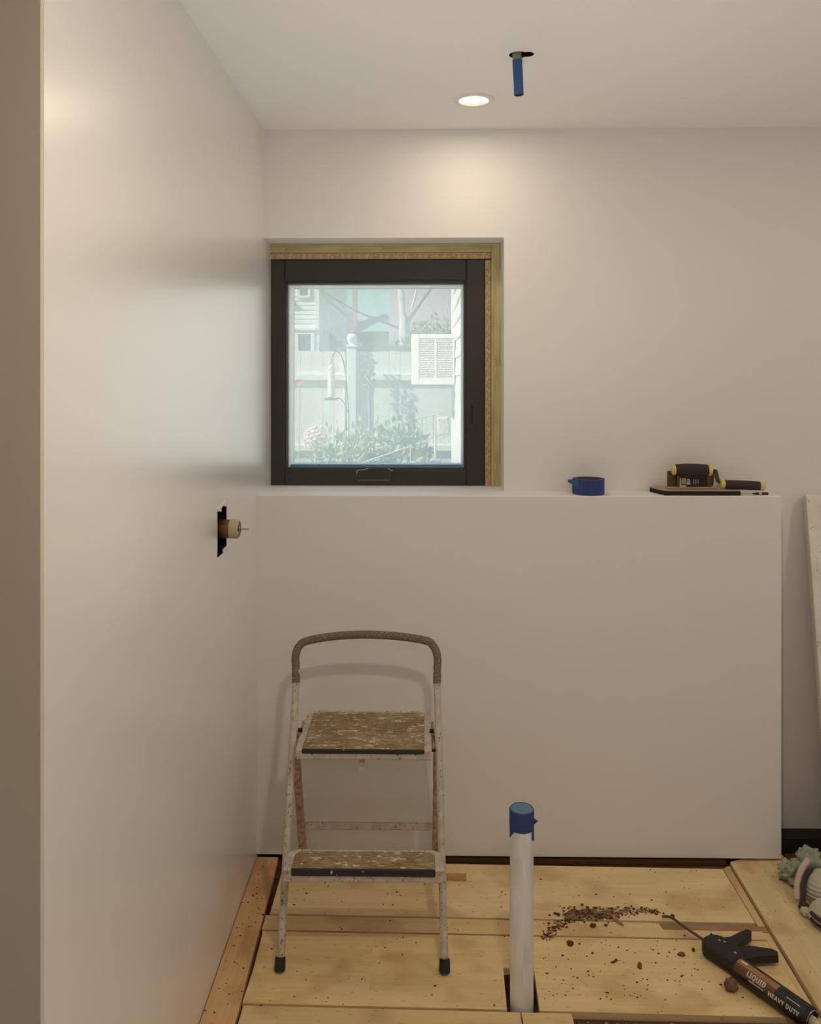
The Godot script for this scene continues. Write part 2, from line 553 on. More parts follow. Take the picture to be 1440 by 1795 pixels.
func csg_box(root: CSGCombiner3D, lo: Vector3, hi: Vector3, m: Material, cut := false) -> CSGBox3D:
	var b := CSGBox3D.new()
	b.name = "opening" if cut else "board"
	b.size = hi - lo
	b.position = (hi + lo) * 0.5
	b.material = m
	if cut: b.operation = CSGShape3D.OPERATION_SUBTRACTION
	root.add_child(b, true)
	return b

func csg(called: String) -> CSGCombiner3D:
	var c := CSGCombiner3D.new()
	c.name = called
	add_child(c)
	c.set_meta("kind", "structure")
	return c

func room() -> void:
	# back wall above the ledge, with the window opening up against the left wall
	var w := csg("wall_back")
	csg_box(w, Vector3(XL - 0.1, -0.05, ZU - 0.25), Vector3(2.6, CEIL + 0.1, ZU), M.wall)
	csg_box(w, Vector3(XL - 0.02, LEDGE, ZU - 0.3), Vector3(0.2785, 2.081, ZU + 0.1), M.wall, true)
	csg_box(w, Vector3(1.0, -0.06, ZU - 0.07), Vector3(2.6, 0.036, ZU + 0.1), M.dark_void, true)
	# low wall with the ledge on top; its board stops short of the floor
	var g := Geo.new()
	g.minmax(Vector3(XL - 0.05, 0.009, ZU - 0.01), Vector3(1.181, LEDGE, ZP), 0.002)
	# sill inside the window opening
	g.minmax(Vector3(XL - 0.05, LEDGE - 0.05, ZF - 0.02), Vector3(0.2785, LEDGE, ZU - 0.005))
	var lw := solo("wall_lower", g, M.wall, "", "", Vector3(0.3, 0.6, ZP), "", "structure")
	var kg := Geo.new()
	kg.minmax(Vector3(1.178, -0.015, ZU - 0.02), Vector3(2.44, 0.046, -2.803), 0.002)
	solo("shade_gap_strip", kg, M.rubber, "", "", Vector3(1.8, 0, -2.83), "", "structure")  # dark strip standing in for the shaded gap under the wall board
	# left wall: a partition that ends towards the room, with the hole for the valve
	var l := csg("wall_left")
	csg_box(l, Vector3(-2.2, -0.05, -3.2), Vector3(XL, CEIL + 0.1, -1.2), M.wall_gloss)
	csg_box(l, Vector3(XL - 0.09, 1.1235, -2.322), Vector3(XL + 0.1, 1.236, -2.218), M.dark_void, true)
	csg_box(l, Vector3(XL - 0.016, 1.112, -2.285), Vector3(XL + 0.1, 1.126, -2.217), M.dark_void, true)
	csg_box(l, Vector3(XL - 0.016, 1.233, -2.300), Vector3(XL + 0.1, 1.241, -2.217), M.dark_void, true)
	var torn := Geo.new()
	torn.box(Vector3(XL + 0.001, 1.2445, -2.262), Vector3(0.004, 0.008, 0.085), 0.001, Basis(Vector3(1, 0, 0), 0.12))
	torn.box(Vector3(XL + 0.002, 1.239, -2.235), Vector3(0.003, 0.010, 0.030), 0.001, Basis(Vector3(1, 0, 0), -0.25))
	torn.box(Vector3(XL + 0.001, 1.1165, -2.300), Vector3(0.004, 0.009, 0.050), 0.001, Basis(Vector3(1, 0, 0), -0.10))
	part(l, "torn_edge", torn, M.vinyl, "torn white paper at the edge of the hole")
	# the end of the partition, in a darker, warmer tone
	var e := Geo.new()
	e.minmax(Vector3(-2.2, -0.05, -1.2), Vector3(XL - 0.0005, CEIL + 0.05, -1.192), 0.001)
	solo("trim_1", e, M.greige, "", "", Vector3(-1.3, 1.2, -1.195), "", "structure")
	# the rest of the room, behind and beside the camera
	var r := csg("wall_right")
	csg_box(r, Vector3(2.45, -0.05, ZU - 0.2), Vector3(2.6, CEIL + 0.1, 2.3), M.wall)
	csg_box(r, Vector3(2.4, 0.95, -1.75), Vector3(2.7, 2.05, -0.45), M.wall, true)
	var w2 := setting("window_2", Vector3(2.55, 0.95, -1.1))  # unseen window, added to let in fill daylight
	var wg := Geo.new()
	for b in [[0.95, 1.0, -1.75, -0.45], [2.0, 2.05, -1.75, -0.45], [0.95, 2.05, -1.75, -1.70], [0.95, 2.05, -0.50, -0.45], [0.95, 2.05, -1.12, -1.08]]:
		wg.minmax(Vector3(2.53, b[0], b[2]), Vector3(2.59, b[1], b[3]), 0.003)
	part(w2, "frame", wg, M.black_frame)
	wg = Geo.new()
	wg.quad(Vector3(2.56, 1.0, -1.70), Vector3(2.56, 2.0, -1.70), Vector3(2.56, 2.0, -0.5), Vector3(2.56, 1.0, -0.5), Vector3(-1, 0, 0))
	part(w2, "pane", wg, M.glass)
	var q := Geo.new()
	q.minmax(Vector3(-2.2, -0.05, 2.1), Vector3(2.6, CEIL + 0.1, 2.25))
	solo("wall_rear", q, M.wall, "", "", Vector3(0, 1.2, 2.2), "", "structure")
	var s := Geo.new()
	s.minmax(Vector3(-2.2, -0.05, -1.3), Vector3(-2.05, CEIL + 0.1, 2.25))
	solo("wall_side", s, M.wall, "", "", Vector3(-2.1, 1.2, 0.5), "", "structure")
	# ceiling with a ragged hole for the pipe and round ones for the lamps
	var c := csg("ceiling")
	csg_box(c, Vector3(-2.2, CEIL, -3.3), Vector3(2.6, CEIL + 0.2, 2.25), M.ceiling)
	for hole in [[0.252, -2.208, 0.024, 0.15], [0.277, -2.205, 0.017, 0.15], [0.156, -2.567, 0.052, 0.06], [0.28, -0.9, 0.052, 0.06], [2.1, -1.85, 0.052, 0.06], [0.2, 1.0, 0.052, 0.06]]:
		var cy := CSGCylinder3D.new()
		cy.name = "opening"
		cy.radius = hole[2]; cy.height = hole[3] * 2.0; cy.sides = 28
		cy.position = Vector3(hole[0], CEIL, hole[1])
		cy.material = M.dark_void if hole[3] > 0.1 else M.ceiling
		cy.operation = CSGShape3D.OPERATION_SUBTRACTION
		c.add_child(cy, true)

func ring(g: Geo, x0: float, x1: float, y0: float, y1: float, t: Array, z0: float, z1: float, bev := 0.0) -> void:
	# a frame: outer rectangle, widths [left, right, bottom, top]
	g.minmax(Vector3(x0, y0, z0), Vector3(x0 + t[0], y1, z1), bev)
	g.minmax(Vector3(x1 - t[1], y0, z0), Vector3(x1, y1, z1), bev)
	g.minmax(Vector3(x0 + t[0], y0, z0), Vector3(x1 - t[1], y0 + t[2], z1), bev)
	g.minmax(Vector3(x0 + t[0], y1 - t[3], z0), Vector3(x1 - t[1], y1, z1), bev)

func window() -> void:
	var w := setting("window_1", Vector3(-0.15, LEDGE, ZF))
	var g := Geo.new()
	g.box(Vector3(-0.166, 2.065, -3.03), Vector3(0.82, 0.033, 0.09), 0.002)
	part(w, "header_board", g, M.stud)
	g = Geo.new()
	g.box(Vector3(-0.166, 2.0375, -3.035), Vector3(0.82, 0.0225, 0.09), 0.002)
	part(w, "sheathing_strip", g, M.osb)
	for k in 2:      # upright board and its strip: grain runs along the local x, so the pieces are turned
		g = Geo.new()
		if k == 0: g.box(Vector3.ZERO, Vector3(0.89, 0.044, 0.09), 0.003)
		else: g.box(Vector3.ZERO, Vector3(0.84, 0.0215, 0.09), 0.003)
		var mi := part(w, "side_board" if k == 0 else "sheathing_strip", g, M.stud if k == 0 else M.osb)
		mi.mesh = g.mesh()
		mi.rotation.z = PI / 2
		mi.position = Vector3(0.2665 if k == 0 else 0.2335, 1.636 if k == 0 else 1.602, -3.027 if k == 0 else -3.037) - w.position
	# frame: flat outer face, then a step and the sash opening
	g = Geo.new()
	ring(g, XL - 0.03, 0.2215, LEDGE - 0.012, 2.026, [0.0795, 0.066, 0.069, 0.0775], -3.09, ZF, 0.003)
	part(w, "frame", g, M.black_frame)
	g = Geo.new()
	ring(g, XL + 0.046, 0.1575, 1.257, 1.951, [0.0105, 0.0105, 0.0105, 0.012], -3.088, ZF - 0.006, 0.002)
	part(w, "sash", g, M.black_frame)
	g = Geo.new()
	ring(g, -0.4975, 0.1475, 1.2675, 1.938, [0.0028, 0.0022, 0.0022, 0.0028], -3.043, -3.03)
	part(w, "spacer", g, M.spacer, "pale spacer round the pane")
	g = Geo.new()
	ring(g, -0.4965, 0.1445, 1.2675, 1.937, [0.003, 0.002, 0.003, 0.003], -3.158, -3.1505)
	part(w, "gasket", g, M.black_gasket)
	g = Geo.new()
	g.minmax(Vector3(-0.489, 1.2695, -3.0405), Vector3(0.1415, 1.2775, -3.0285), 0.001)
	part(w, "film_edge", g, M.blue_film, "blue strip along the foot of the pane")
	g = Geo.new()
	g.minmax(Vector3(-0.4975, 1.266, -3.050), Vector3(0.1475, 1.94, -3.046))
	part(w, "pane", g, M.glass)
	g = Geo.new()
	g.quad(Vector3(-0.4975, 1.268, -3.053), Vector3(0.1475, 1.268, -3.053), Vector3(0.1475, 1.938, -3.053), Vector3(-0.4975, 1.938, -3.053), Vector3(0, 0, 1))
	part(w, "view_haze_film", g, M.film, "film made milky to put a bright haze over the view")
	g = Geo.new()
	ring(g, -0.53, 0.18, 1.235, 1.97, [0.0345, 0.037, 0.034, 0.034], -3.15, -3.06)
	part(w, "outer_frame", g, M.vinyl)
	# folding handle in the bottom rail
	g = Geo.new()
	var pr := P2([-0.232, 1.225, -0.121, 1.225, -0.121, 1.254, -0.1135, 1.259, -0.126, 1.2665, -0.152, 1.2605, -0.178, 1.2665, -0.200, 1.2665, -0.222, 1.261, -0.2405, 1.259, -0.2405, 1.247, -0.232, 1.25])
	g.prism(pr, ZF, ZF + 0.006, Transform3D(), 0.0012)
	var hd := part(w, "handle", g, M.black_frame, "fold-down handle")
	g = Geo.new()
	g.tube(spline([Vector3(-0.2405, 1.247, ZF + 0.0065), Vector3(-0.2405, 1.259, ZF + 0.0065), Vector3(-0.222, 1.262, ZF + 0.0065), Vector3(-0.200, 1.2665, ZF + 0.0065)], 5), 0.0009, 6)
	g.tube(spline([Vector3(-0.128, 1.2672, ZF + 0.0065), Vector3(-0.121, 1.2620, ZF + 0.0065), Vector3(-0.112, 1.2585, ZF + 0.0065)], 5), 0.0011, 6)
	g.tube([Vector3(-0.237, 1.225, ZF + 0.0055), Vector3(-0.121, 1.225, ZF + 0.0055)], 0.0006, 6)
	part(hd, "edge_highlight", g, M.white_print)  # pale lines painted as the highlight round the handle
	g = Geo.new()
	g.box(Vector3(0.176, 1.465, ZF + 0.001), Vector3(0.006, 0.075, 0.004), 0.0015)
	part(w, "lock_slot", g, M.black_gasket)
	for y in [1.513, 1.498, 1.42]:
		g = Geo.new()
		g.blob(Vector3(0.1765, y, ZF + 0.003), Vector3.ONE * 0.0018, 0, 1, 5, 6)
		part(w, "screw", g, M.chrome)

# ---------------------------------------------------------------- floor
func floor_boards() -> void:
	var f := setting("floor", Vector3(0.3, 0, -2.2))
	var g := Geo.new()
	g.minmax(Vector3(-2.2, -0.12, -3.15), Vector3(2.6, -0.0195, -2.24))
	g.minmax(Vector3(-2.2, -0.12, -2.095), Vector3(2.6, -0.0195, 2.25))
	g.minmax(Vector3(-2.2, -0.12, -2.24), Vector3(0.205, -0.0195, -2.095))
	g.minmax(Vector3(0.305, -0.12, -2.24), Vector3(2.6, -0.0195, -2.095))
	part(f, "subfloor", g, M.old_wood)
	g = Geo.new()
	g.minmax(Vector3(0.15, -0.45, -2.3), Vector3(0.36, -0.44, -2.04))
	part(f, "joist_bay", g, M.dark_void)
	var polys := [
		["plywood_panel", "ply0", [-0.458, -2.727, 0.972, -2.704, 0.972, -2.4385, -0.458, -2.459]],
		["plywood_strip", "ply1", [-0.468, -2.450, 0.688, -2.4335, 0.694, -2.404, 0.976, -2.399, 0.976, -2.3655, -0.468, -2.3865]],
		["plywood_panel", "ply2", [-0.463, -2.3795, 0.973, -2.3585, 0.975, -2.078, 0.2935, -2.092, 0.2985, -2.240, 0.2155, -2.242, 0.2112, -2.094, -0.463, -2.106, -0.4595, -2.23]],
		["plywood_panel", "ply3", [-0.459, -2.0985, 0.2435, -2.0865, 0.2435, -1.2, -0.462, -1.2]],
		["plywood_panel", "ply1", [0.2465, -2.0865, 0.3725, -2.0845, 0.380, -1.2, 0.2465, -1.2]],
	]
	for p in polys:
		g = Geo.new()
		g.slab(P2(p[2]), -0.019, 0.0, 0.0012)
		part(f, p[0], g, M[p[1]])
	# boards whose grain runs towards the camera are built along x and turned
	var along := [
		["edge_board", "ply_red", [-0.553, -2.742, -0.4828, -2.742, -0.4735, -2.39, -0.4709, -2.23, -0.466, -2.10, -0.462, -1.2, -0.553, -1.2], -0.016, 0.003],
		["plywood_strip", "ply3", [0.9775, -2.715, 1.0045, -2.733, 0.992, -2.0, 0.978, -2.0], -0.022, -0.006],
		["plywood_panel", "ply4", [1.0105, -2.740, 1.20, -2.815, 1.205, -1.2, 0.987, -1.2], -0.018, 0.002],
		["floor_plank", "red_floor", [1.212, -2.93, 1.40, -2.93, 1.40, -1.2, 1.212, -1.2], -0.018, -0.005],
		["floor_plank", "red_floor", [1.403, -2.93, 1.60, -2.93, 1.60, -1.2, 1.403, -1.2], -0.018, -0.005],
		["floor_plank", "red_floor", [1.603, -2.93, 1.80, -2.93, 1.80, -1.2, 1.603, -1.2], -0.018, -0.005],
	]
	for p in along:
		var q := PackedVector2Array()
		var w := P2(p[2])
		for a in w: q.append(Vector2(-(a.y + 2.0), a.x - 1.0))      # turned a quarter about y
		g = Geo.new()
		g.slab(q, p[3], p[4], 0.0012)
		var mi := part(f, p[0], g, M[p[1]])
		mi.mesh = g.mesh()
		mi.rotation.y = PI / 2
		mi.position = Vector3(1.0, 0, -2.0) - f.position
	# sunk brown lath in the seam
	g = Geo.new()
	g.slab(P2([0.6915, -2.4325, 0.998, -2.430, 0.998, -2.4025, 0.6965, -2.4055]), -0.018, -0.004, 0.001)
	part(f, "lath", g, M.shim)
	# raw edge of framing under the low wall
	g = Geo.new()
	g.minmax(Vector3(-0.46, -0.018, -2.80), Vector3(1.0, 0.0015, -2.749))
	part(f, "sill_plate", g, M.old_wood)
	# older dark boards where the plywood ends, nearest the camera
	for k in 4:
		g = Geo.new()
		var z := -2.079 + 0.2 * k
		g.slab(P2([0.383, z, 0.97, z + 0.006, 0.97, z + 0.196, 0.383, z + 0.19]), -0.019, -0.011, 0.001)
		part(f, "floor_plank", g, M.old_wood)

# ---------------------------------------------------------------- lamps
func add_bounce_sheet() -> void:
	var g := Geo.new()
	g.minmax(Vector3(-0.5, 0.0035, -1.72), Vector3(2.4, 0.005, 2.05))
	solo("bounce_sheet", g, M.sheet, "unseen white sheet added on the floor to bounce light upwards", "sheet", Vector3(0.9, 0.0035, 0.2))  # reflector below the view, added to lighten the ceiling

func lamps() -> void:
	var glow := mat(Color(1, 0.95, 0.86), 0.6)
	glow.emission_enabled = true
	glow.emission = Color(1.0, 0.93, 0.82)
	glow.emission_energy_multiplier = 2.2
	var spots := [
		[0.156, -2.567, 0.135, "round white recessed ceiling light glowing near the back wall beside the blue taped pipe"],
		[0.28, -0.9, 1.0, "round recessed ceiling light over the middle of the room"],
		[2.1, -1.85, 0.45, "unseen recessed ceiling light added to fill the right side of the room"],  # added fill lamp, out of view
		[0.2, 1.0, 0.5, "unseen recessed ceiling light added as fill at the rear of the room"],  # out-of-view lamp added for general fill
	]
	for s in spots:
		var at := Vector3(s[0], CEIL, s[1])
		var t := thing("recessed_light", s[3], "ceiling light", at, "recessed ceiling lights")
		var g := Geo.new()
		g.lathe(P2([0.0445, 0.004, 0.047, -0.004, 0.063, -0.0035, 0.066, -0.001, 0.066, 0.0]), 48, Transform3D(Basis(), at), false)
		g.lathe(P2([0.051, 0.03, 0.0445, 0.004]), 48, Transform3D(Basis(), at))
		part(t, "trim_ring", g, M.vinyl)
		g = Geo.new()
		g.lathe(P2([0.0, 0.003, 0.030, 0.0035, 0.0475, 0.006]), 40, Transform3D(Basis(), at), true)
		part(t, "lens", g, glow, "glowing frosted lens")
		var l := AreaLight3D.new()
		l.name = "lamp_light"
		l.light_color = Color(1.0, 0.92, 0.82)
		l.light_energy = s[2]
		l.area_size = Vector2(0.085, 0.085)
		l.area_range = 12.0
		l.area_attenuation = 2.0
		l.shadow_enabled = true
		l.position = Vector3(0, -0.012, 0)
		l.rotation_degrees = Vector3(-90, 0, 0)
		t.add_child(l, true)

	# unseen uplight below the view, added to brighten the ceiling
	var o := Vector3(0.1, 0.005, -1.05)
	var t := thing("added_uplight", "unseen lamp on a yellow stand, added to brighten the ceiling", "work light", o)
	var d := (Vector3(0.3, CEIL, -1.85) - (o + Vector3(0, 0.24, 0))).normalized()
	var bs := Basis(d.cross(Vector3.RIGHT).normalized().cross(d).normalized(), d, d.cross(Vector3.RIGHT).normalized() * -1.0)
	bs.z = bs.x.cross(bs.y)
	var c := o + Vector3(0, 0.24, 0)
	var g := Geo.new()
	g.box(c, Vector3(0.20, 0.05, 0.15), 0.008, bs)
	part(t, "housing", g, M.black_plastic)
	g = Geo.new()
	g.box(c + d * 0.0265, Vector3(0.17, 0.003, 0.12), 0.0, bs)
	part(t, "lens", g, glow)
	g = Geo.new()
	for sx in [-0.11, 0.11]:
		g.tube([o + Vector3(sx, 0.01, -0.1), o + Vector3(sx, 0.01, 0.1)], 0.01, 8)
		g.tube([o + Vector3(sx, 0.01, 0.0), c + Vector3(sx, 0, 0)], 0.01, 8)
	g.tube([o + Vector3(-0.11, 0.01, 0.09), o + Vector3(0.11, 0.01, 0.09)], 0.01, 8)
	part(t, "stand", g, M.yellow)
	var w := SpotLight3D.new()
	w.name = "lamp_light"
	w.light_color = Color(1.0, 0.975, 0.93)
	w.light_energy = 1.25
	w.light_size = 0.06
	w.spot_angle = 42.0
	w.spot_range = 12.0
	w.spot_attenuation = 2.0
	w.spot_angle_attenuation = 0.6
	w.shadow_enabled = true
	w.basis = Basis(bs.x, bs.x.cross(d) * 1.0, -d)
	w.position = c + d * 0.034 - o
	t.add_child(w, true)

# ---------------------------------------------------------------- step stool
func rail_at(x0: float, x1: float, y: float) -> Vector3:
	return Vector3(lerpf(x0, x1, y / 0.68), y, -2.22 - 0.45 * y)

func tray(g: Geo, x0: float, x1: float, z0: float, z1: float, y0: float, y1: float, r_back: float, r_front: float, bev: float) -> void:
	# z1 is the front; rounded corners in plan
	var q := PackedVector2Array()
	for c in [[x0, z0, r_back, 180.0], [x1, z0, r_back, 270.0], [x1, z1, r_front, 0.0], [x0, z1, r_front, 90.0]]:
		var cx: float = c[0] + c[2] * (1.0 if c[0] == x0 else -1.0)
		var cz: float = c[1] + c[2] * (1.0 if c[1] == z0 else -1.0)
		for k in 7:
			var a := deg_to_rad(c[3] + 15.0 * k)
			q.append(Vector2(cx + cos(a) * c[2], cz + sin(a) * c[2]))
	g.slab(q, y0, y1, bev)

func step_stool() -> void:
	var t := thing("step_stool", "paint-spattered white metal two-step stool with grey grip standing before the low wall", "step stool", Vector3(-0.17, 0, -2.42))
	var sides := [[-0.3865, -0.3895], [0.057, 0.041]]
	for s in sides:
		var g := Geo.new()
		g.tube([rail_at(s[0], s[1], 0.018), rail_at(s[0], s[1], 0.2), rail_at(s[0], s[1], 0.45), rail_at(s[0], s[1], 0.70)], 0.0108, 18)
		var r := part(t, "front_leg", g, M.chipped)
		g = Geo.new()
		g.lathe(P2([0.0, 0.0, 0.0135, 0.0, 0.0150, 0.004, 0.0140, 0.030, 0.0115, 0.032]), 18, Transform3D(Basis(Vector3.RIGHT, -atan(0.45)), rail_at(s[0], s[1], 0.0) + Vector3(0, 0.004, 0.004)))
		part(r, "rubber_foot", g, M.rubber, "black rubber foot")
		g = Geo.new()      # rear leg, a narrow channel
		var top := Vector3(s[1] + 0.002 * signf(s[1] + 0.17), 0.535, -2.495)
		var foot := Vector3(s[1] - 0.002, 0.012, -2.700)
		var d := (top - foot).normalized()
		g.box((top + foot) * 0.5, Vector3(0.024, (top - foot).length(), 0.018), 0.003, Basis(Vector3.RIGHT, d, Vector3.RIGHT.cross(d)))
		r = part(t, "rear_leg", g, M.worn, "rear leg with its shade put into a reddish colour")
		g = Geo.new()
		g.box(foot + Vector3(0, 0.006, 0), Vector3(0.030, 0.036, 0.026), 0.004)
		part(r, "rubber_foot", g, M.rubber)
	# hand rail
	var hp := []
	for p in [[-0.3893, 0.665], [-0.3925, 0.705], [-0.3955, 0.738], [-0.386, 0.763], [-0.362, 0.777], [-0.28, 0.790], [-0.177, 0.795], [-0.07, 0.790], [0.008, 0.779], [0.031, 0.764], [0.0425, 0.738], [0.0425, 0.705], [0.0413, 0.665]]:
		hp.append(Vector3(p[0], p[1], -2.22 - 0.45 * p[1]))
	var g2 := Geo.new()
	g2.tube(spline(hp, 6), 0.0122, 18)
	part(t, "hand_grip", g2, M.grip, "worn grey-brown grip")
	# upper step
	var ul := -0.372; var ur := 0.024
	g2 = Geo.new()
	tray(g2, ul, ur, -2.667, -2.385, 0.493, 0.5225, 0.026, 0.006, 0.003)
	var st := part(t, "upper_step", g2, M.chipped)
	g2 = Geo.new()
	tray(g2, ul + 0.020, ur - 0.021, -2.648, -2.384, 0.519, 0.5245, 0.010, 0.003, 0.0015)
	part(st, "tread_mat", g2, M.tread, "brown tread mat streaked with pale paint")
	g2 = Geo.new()
	g2.minmax(Vector3(ul + 0.020, 0.5115, -2.3865), Vector3(ur - 0.021, 0.5250, -2.3805), 0.0025)
	part(st, "nosing", g2, M.rubber_spattered, "black rubber nosing with drips")
	g2 = Geo.new()
	g2.box(Vector3(-0.178, 0.488, -2.395), Vector3(0.017, 0.030, 0.008), 0.002)
	g2.box(Vector3(-0.178, 0.476, -2.400), Vector3(0.011, 0.012, 0.02), 0.002)
	var lt := part(st, "latch", g2, M.worn)
	g2 = Geo.new()
	g2.box(Vector3(-0.180, 0.464, -2.393), Vector3(0.018, 0.018, 0.004), 0.001)
	part(lt, "latch_tongue", g2, M.chipped)
	# lower step, in front of the rails
	g2 = Geo.new()
	tray(g2, -0.3775, 0.0545, -2.307, -2.212, 0.2445, 0.2805, 0.034, 0.004, 0.003)
	st = part(t, "lower_step", g2, M.chipped)
	g2 = Geo.new()
	tray(g2, -0.355, 0.032, -2.293, -2.211, 0.277, 0.2828, 0.022, 0.003, 0.0015)
	part(st, "tread_mat", g2, M.tread, "brown tread mat dotted with pale paint")
	g2 = Geo.new()
	g2.minmax(Vector3(-0.355, 0.2625, -2.2135), Vector3(0.032, 0.2832, -2.2075), 0.0025)
	part(st, "nosing", g2, M.rubber_spattered, "black rubber nosing with drips")
	for x in [-0.366, 0.043]:
		g2 = Geo.new()
		g2.blob(Vector3(x, 0.272, -2.2105), Vector3(0.005, 0.005, 0.003), 0, 1, 5, 8)
		part(st, "rivet", g2, M.worn)
	# cross bar between the rear legs, a brace each side, pivot bolts
	g2 = Geo.new()
	g2.box(Vector3(-0.1755, 0.168, -2.633), Vector3(0.405, 0.022, 0.014), 0.004)
	part(t, "cross_bar", g2, M.chipped)
	for s in sides:
		var inw := signf(-0.17 - s[0])
		g2 = Geo.new()
		g2.tube([Vector3(s[1] + 0.013 * inw, 0.513, -2.60), Vector3(s[1] + 0.012 * inw, 0.50, -2.44)], 0.0045, 8)
		part(t, "brace", g2, M.worn)
		g2 = Geo.new()
		g2.tube([Vector3(s[1] + 0.004 * inw, 0.527, -2.505), Vector3(s[1] + 0.022 * inw, 0.527, -2.505)], 0.006, 10)
		g2.tube([Vector3(s[1] + 0.001 * inw, 0.497, -2.441), Vector3(s[1] + 0.024 * inw, 0.497, -2.441)], 0.0045, 10)
		part(t, "pivot_bolt", g2, M.brass_dark)

# ---------------------------------------------------------------- pipes
func pipes() -> void:
	var t := thing("drain_pipe", "upright white plastic pipe capped with blue tape rising from a hole in the floor", "pipe", Vector3(0.252, 0, -2.125))
	var c := Vector3(0.252, 0, -2.127)
	var g := Geo.new()
	g.lathe(P2([0.0302, -0.30, 0.0302, 0.489]), 40, Transform3D(Basis(), c))
	part(t, "pipe_wall", g, M.pvc)
	g = Geo.new()
	g.lathe(P2([0.0, 0.4935, 0.024, 0.4935, 0.0305, 0.4915]), 40, Transform3D(Basis(), c))
	part(t, "tape_cap", g, M.blue_tape_face, "pale blue tape stretched over the open end")
	g = Geo.new()
	g.lathe(P2([0.0312, 0.443, 0.0318, 0.46, 0.0315, 0.4905, 0.0295, 0.493]), 40, Transform3D(Basis(), c))
	# torn tails of the tape hanging down and one sticking out
	for q in [[-84.0, -62.0, 0.418], [-62.0, -38.0, 0.432], [50.0, 78.0, 0.412]]:
		for k in 4:
			var a0 := deg_to_rad(lerpf(q[0], q[1], k / 4.0)); var a1 := deg_to_rad(lerpf(q[0], q[1], (k + 1) / 4.0))
			var lo0: float = lerpf(q[2], q[2] + 0.012, k / 4.0) if q[0] < 0 else lerpf(q[2] + 0.010, q[2], k / 4.0)
			var lo1: float = lerpf(q[2], q[2] + 0.012, (k + 1) / 4.0) if q[0] < 0 else lerpf(q[2] + 0.010, q[2], (k + 1) / 4.0)
			var d0 := Vector3(sin(a0), 0, cos(a0)); var d1 := Vector3(sin(a1), 0, cos(a1))
			for rr in [0.0310, 0.0317]:
				g.quad(c + d0 * rr + Vector3.UP * lo0, c + d1 * rr + Vector3.UP * lo1, c + d1 * rr + Vector3.UP * 0.446, c + d0 * rr + Vector3.UP * 0.446, (d0 + d1) * (1.0 if rr > 0.0312 else -1.0))
	g.prism(P2([0.029, 0.452, 0.041, 0.463, 0.037, 0.4655, 0.033, 0.468, 0.029, 0.47]), -0.001, 0.001, Transform3D(Basis(), c + Vector3(0, 0, 0.006)))
	part(t, "tape_wrap", g, M.blue_tape, "dark blue tape wrapped round the end")

	var p := Vector3(0.249, CEIL, -2.205)
	var u := thing("ceiling_pipe", "thin pipe stub wrapped in blue tape hanging from a ragged hole in the ceiling", "pipe", p)
	var tilt := Basis(Vector3(0, 0, 1), 0.045)
	g = Geo.new()
	g.lathe(P2([0.0122, 0.10, 0.0122, -0.02]), 24, Transform3D(tilt, p))
	part(u, "pipe_wall", g, M.copper_old)
	g = Geo.new()
	g.lathe(P2([0.0128, -0.016, 0.0131, -0.05, 0.0128, -0.09, 0.0131, -0.108]), 24, Transform3D(tilt, p), true)
	g.lathe(P2([0.0105, -0.108, 0.0131, -0.108]), 24, Transform3D(tilt, p))
	part(u, "tape_wrap", g, M.blue_tape_light, "blue tape wound round the pipe")
	g = Geo.new()
	g.lathe(P2([0.0, -0.1068, 0.0108, -0.1068]), 24, Transform3D(tilt, p))
	part(u, "pipe_end", g, M.brass_dark)

func valve() -> void:
	var c := Vector3(XL, 1.182, -2.262)
	var t := thing("shower_valve", "brass shower valve with pale sleeve and thin stem in a hole in the left wall", "valve", c)
	var xf := Transform3D(Basis(Vector3(0, 0, 1), -PI / 2), c)      # y of the lathe points into the room
	var g := Geo.new()
	g.lathe(P2([0.0, -0.085, 0.025, -0.085, 0.025, 0.004, 0.0255, 0.004, 0.0255, 0.0245, 0.0, 0.0245]), 36, xf)
	part(t, "body", g, M.brass)
	g = Geo.new()
	g.box(c + Vector3(-0.05, -0.03, 0.012), Vector3(0.05, 0.05, 0.05), 0.006)
	part(t, "casting", g, M.brass_dark)
	g = Geo.new()
	g.lathe(P2([0.0262, 0.0245, 0.0268, 0.028, 0.0268, 0.045, 0.0255, 0.048, 0.022, 0.0485, 0.0215, 0.045, 0.0, 0.045]), 36, xf)
	part(t, "sleeve", g, M.nylon, "pale sleeve")
	g = Geo.new()
	g.lathe(P2([0.0235, 0.0475, 0.0235, 0.0495, 0.0195, 0.0495, 0.0195, 0.0455]), 36, xf)
	part(t, "retaining_ring", g, M.chrome)
	g = Geo.new()
	g.lathe(P2([0.008, 0.045, 0.0075, 0.050, 0.0028, 0.0505, 0.0028, 0.070, 0.0034, 0.070, 0.0034, 0.0755, 0.0, 0.0755]), 16, xf)
	part(t, "stem", g, M.chrome, "thin bright stem")

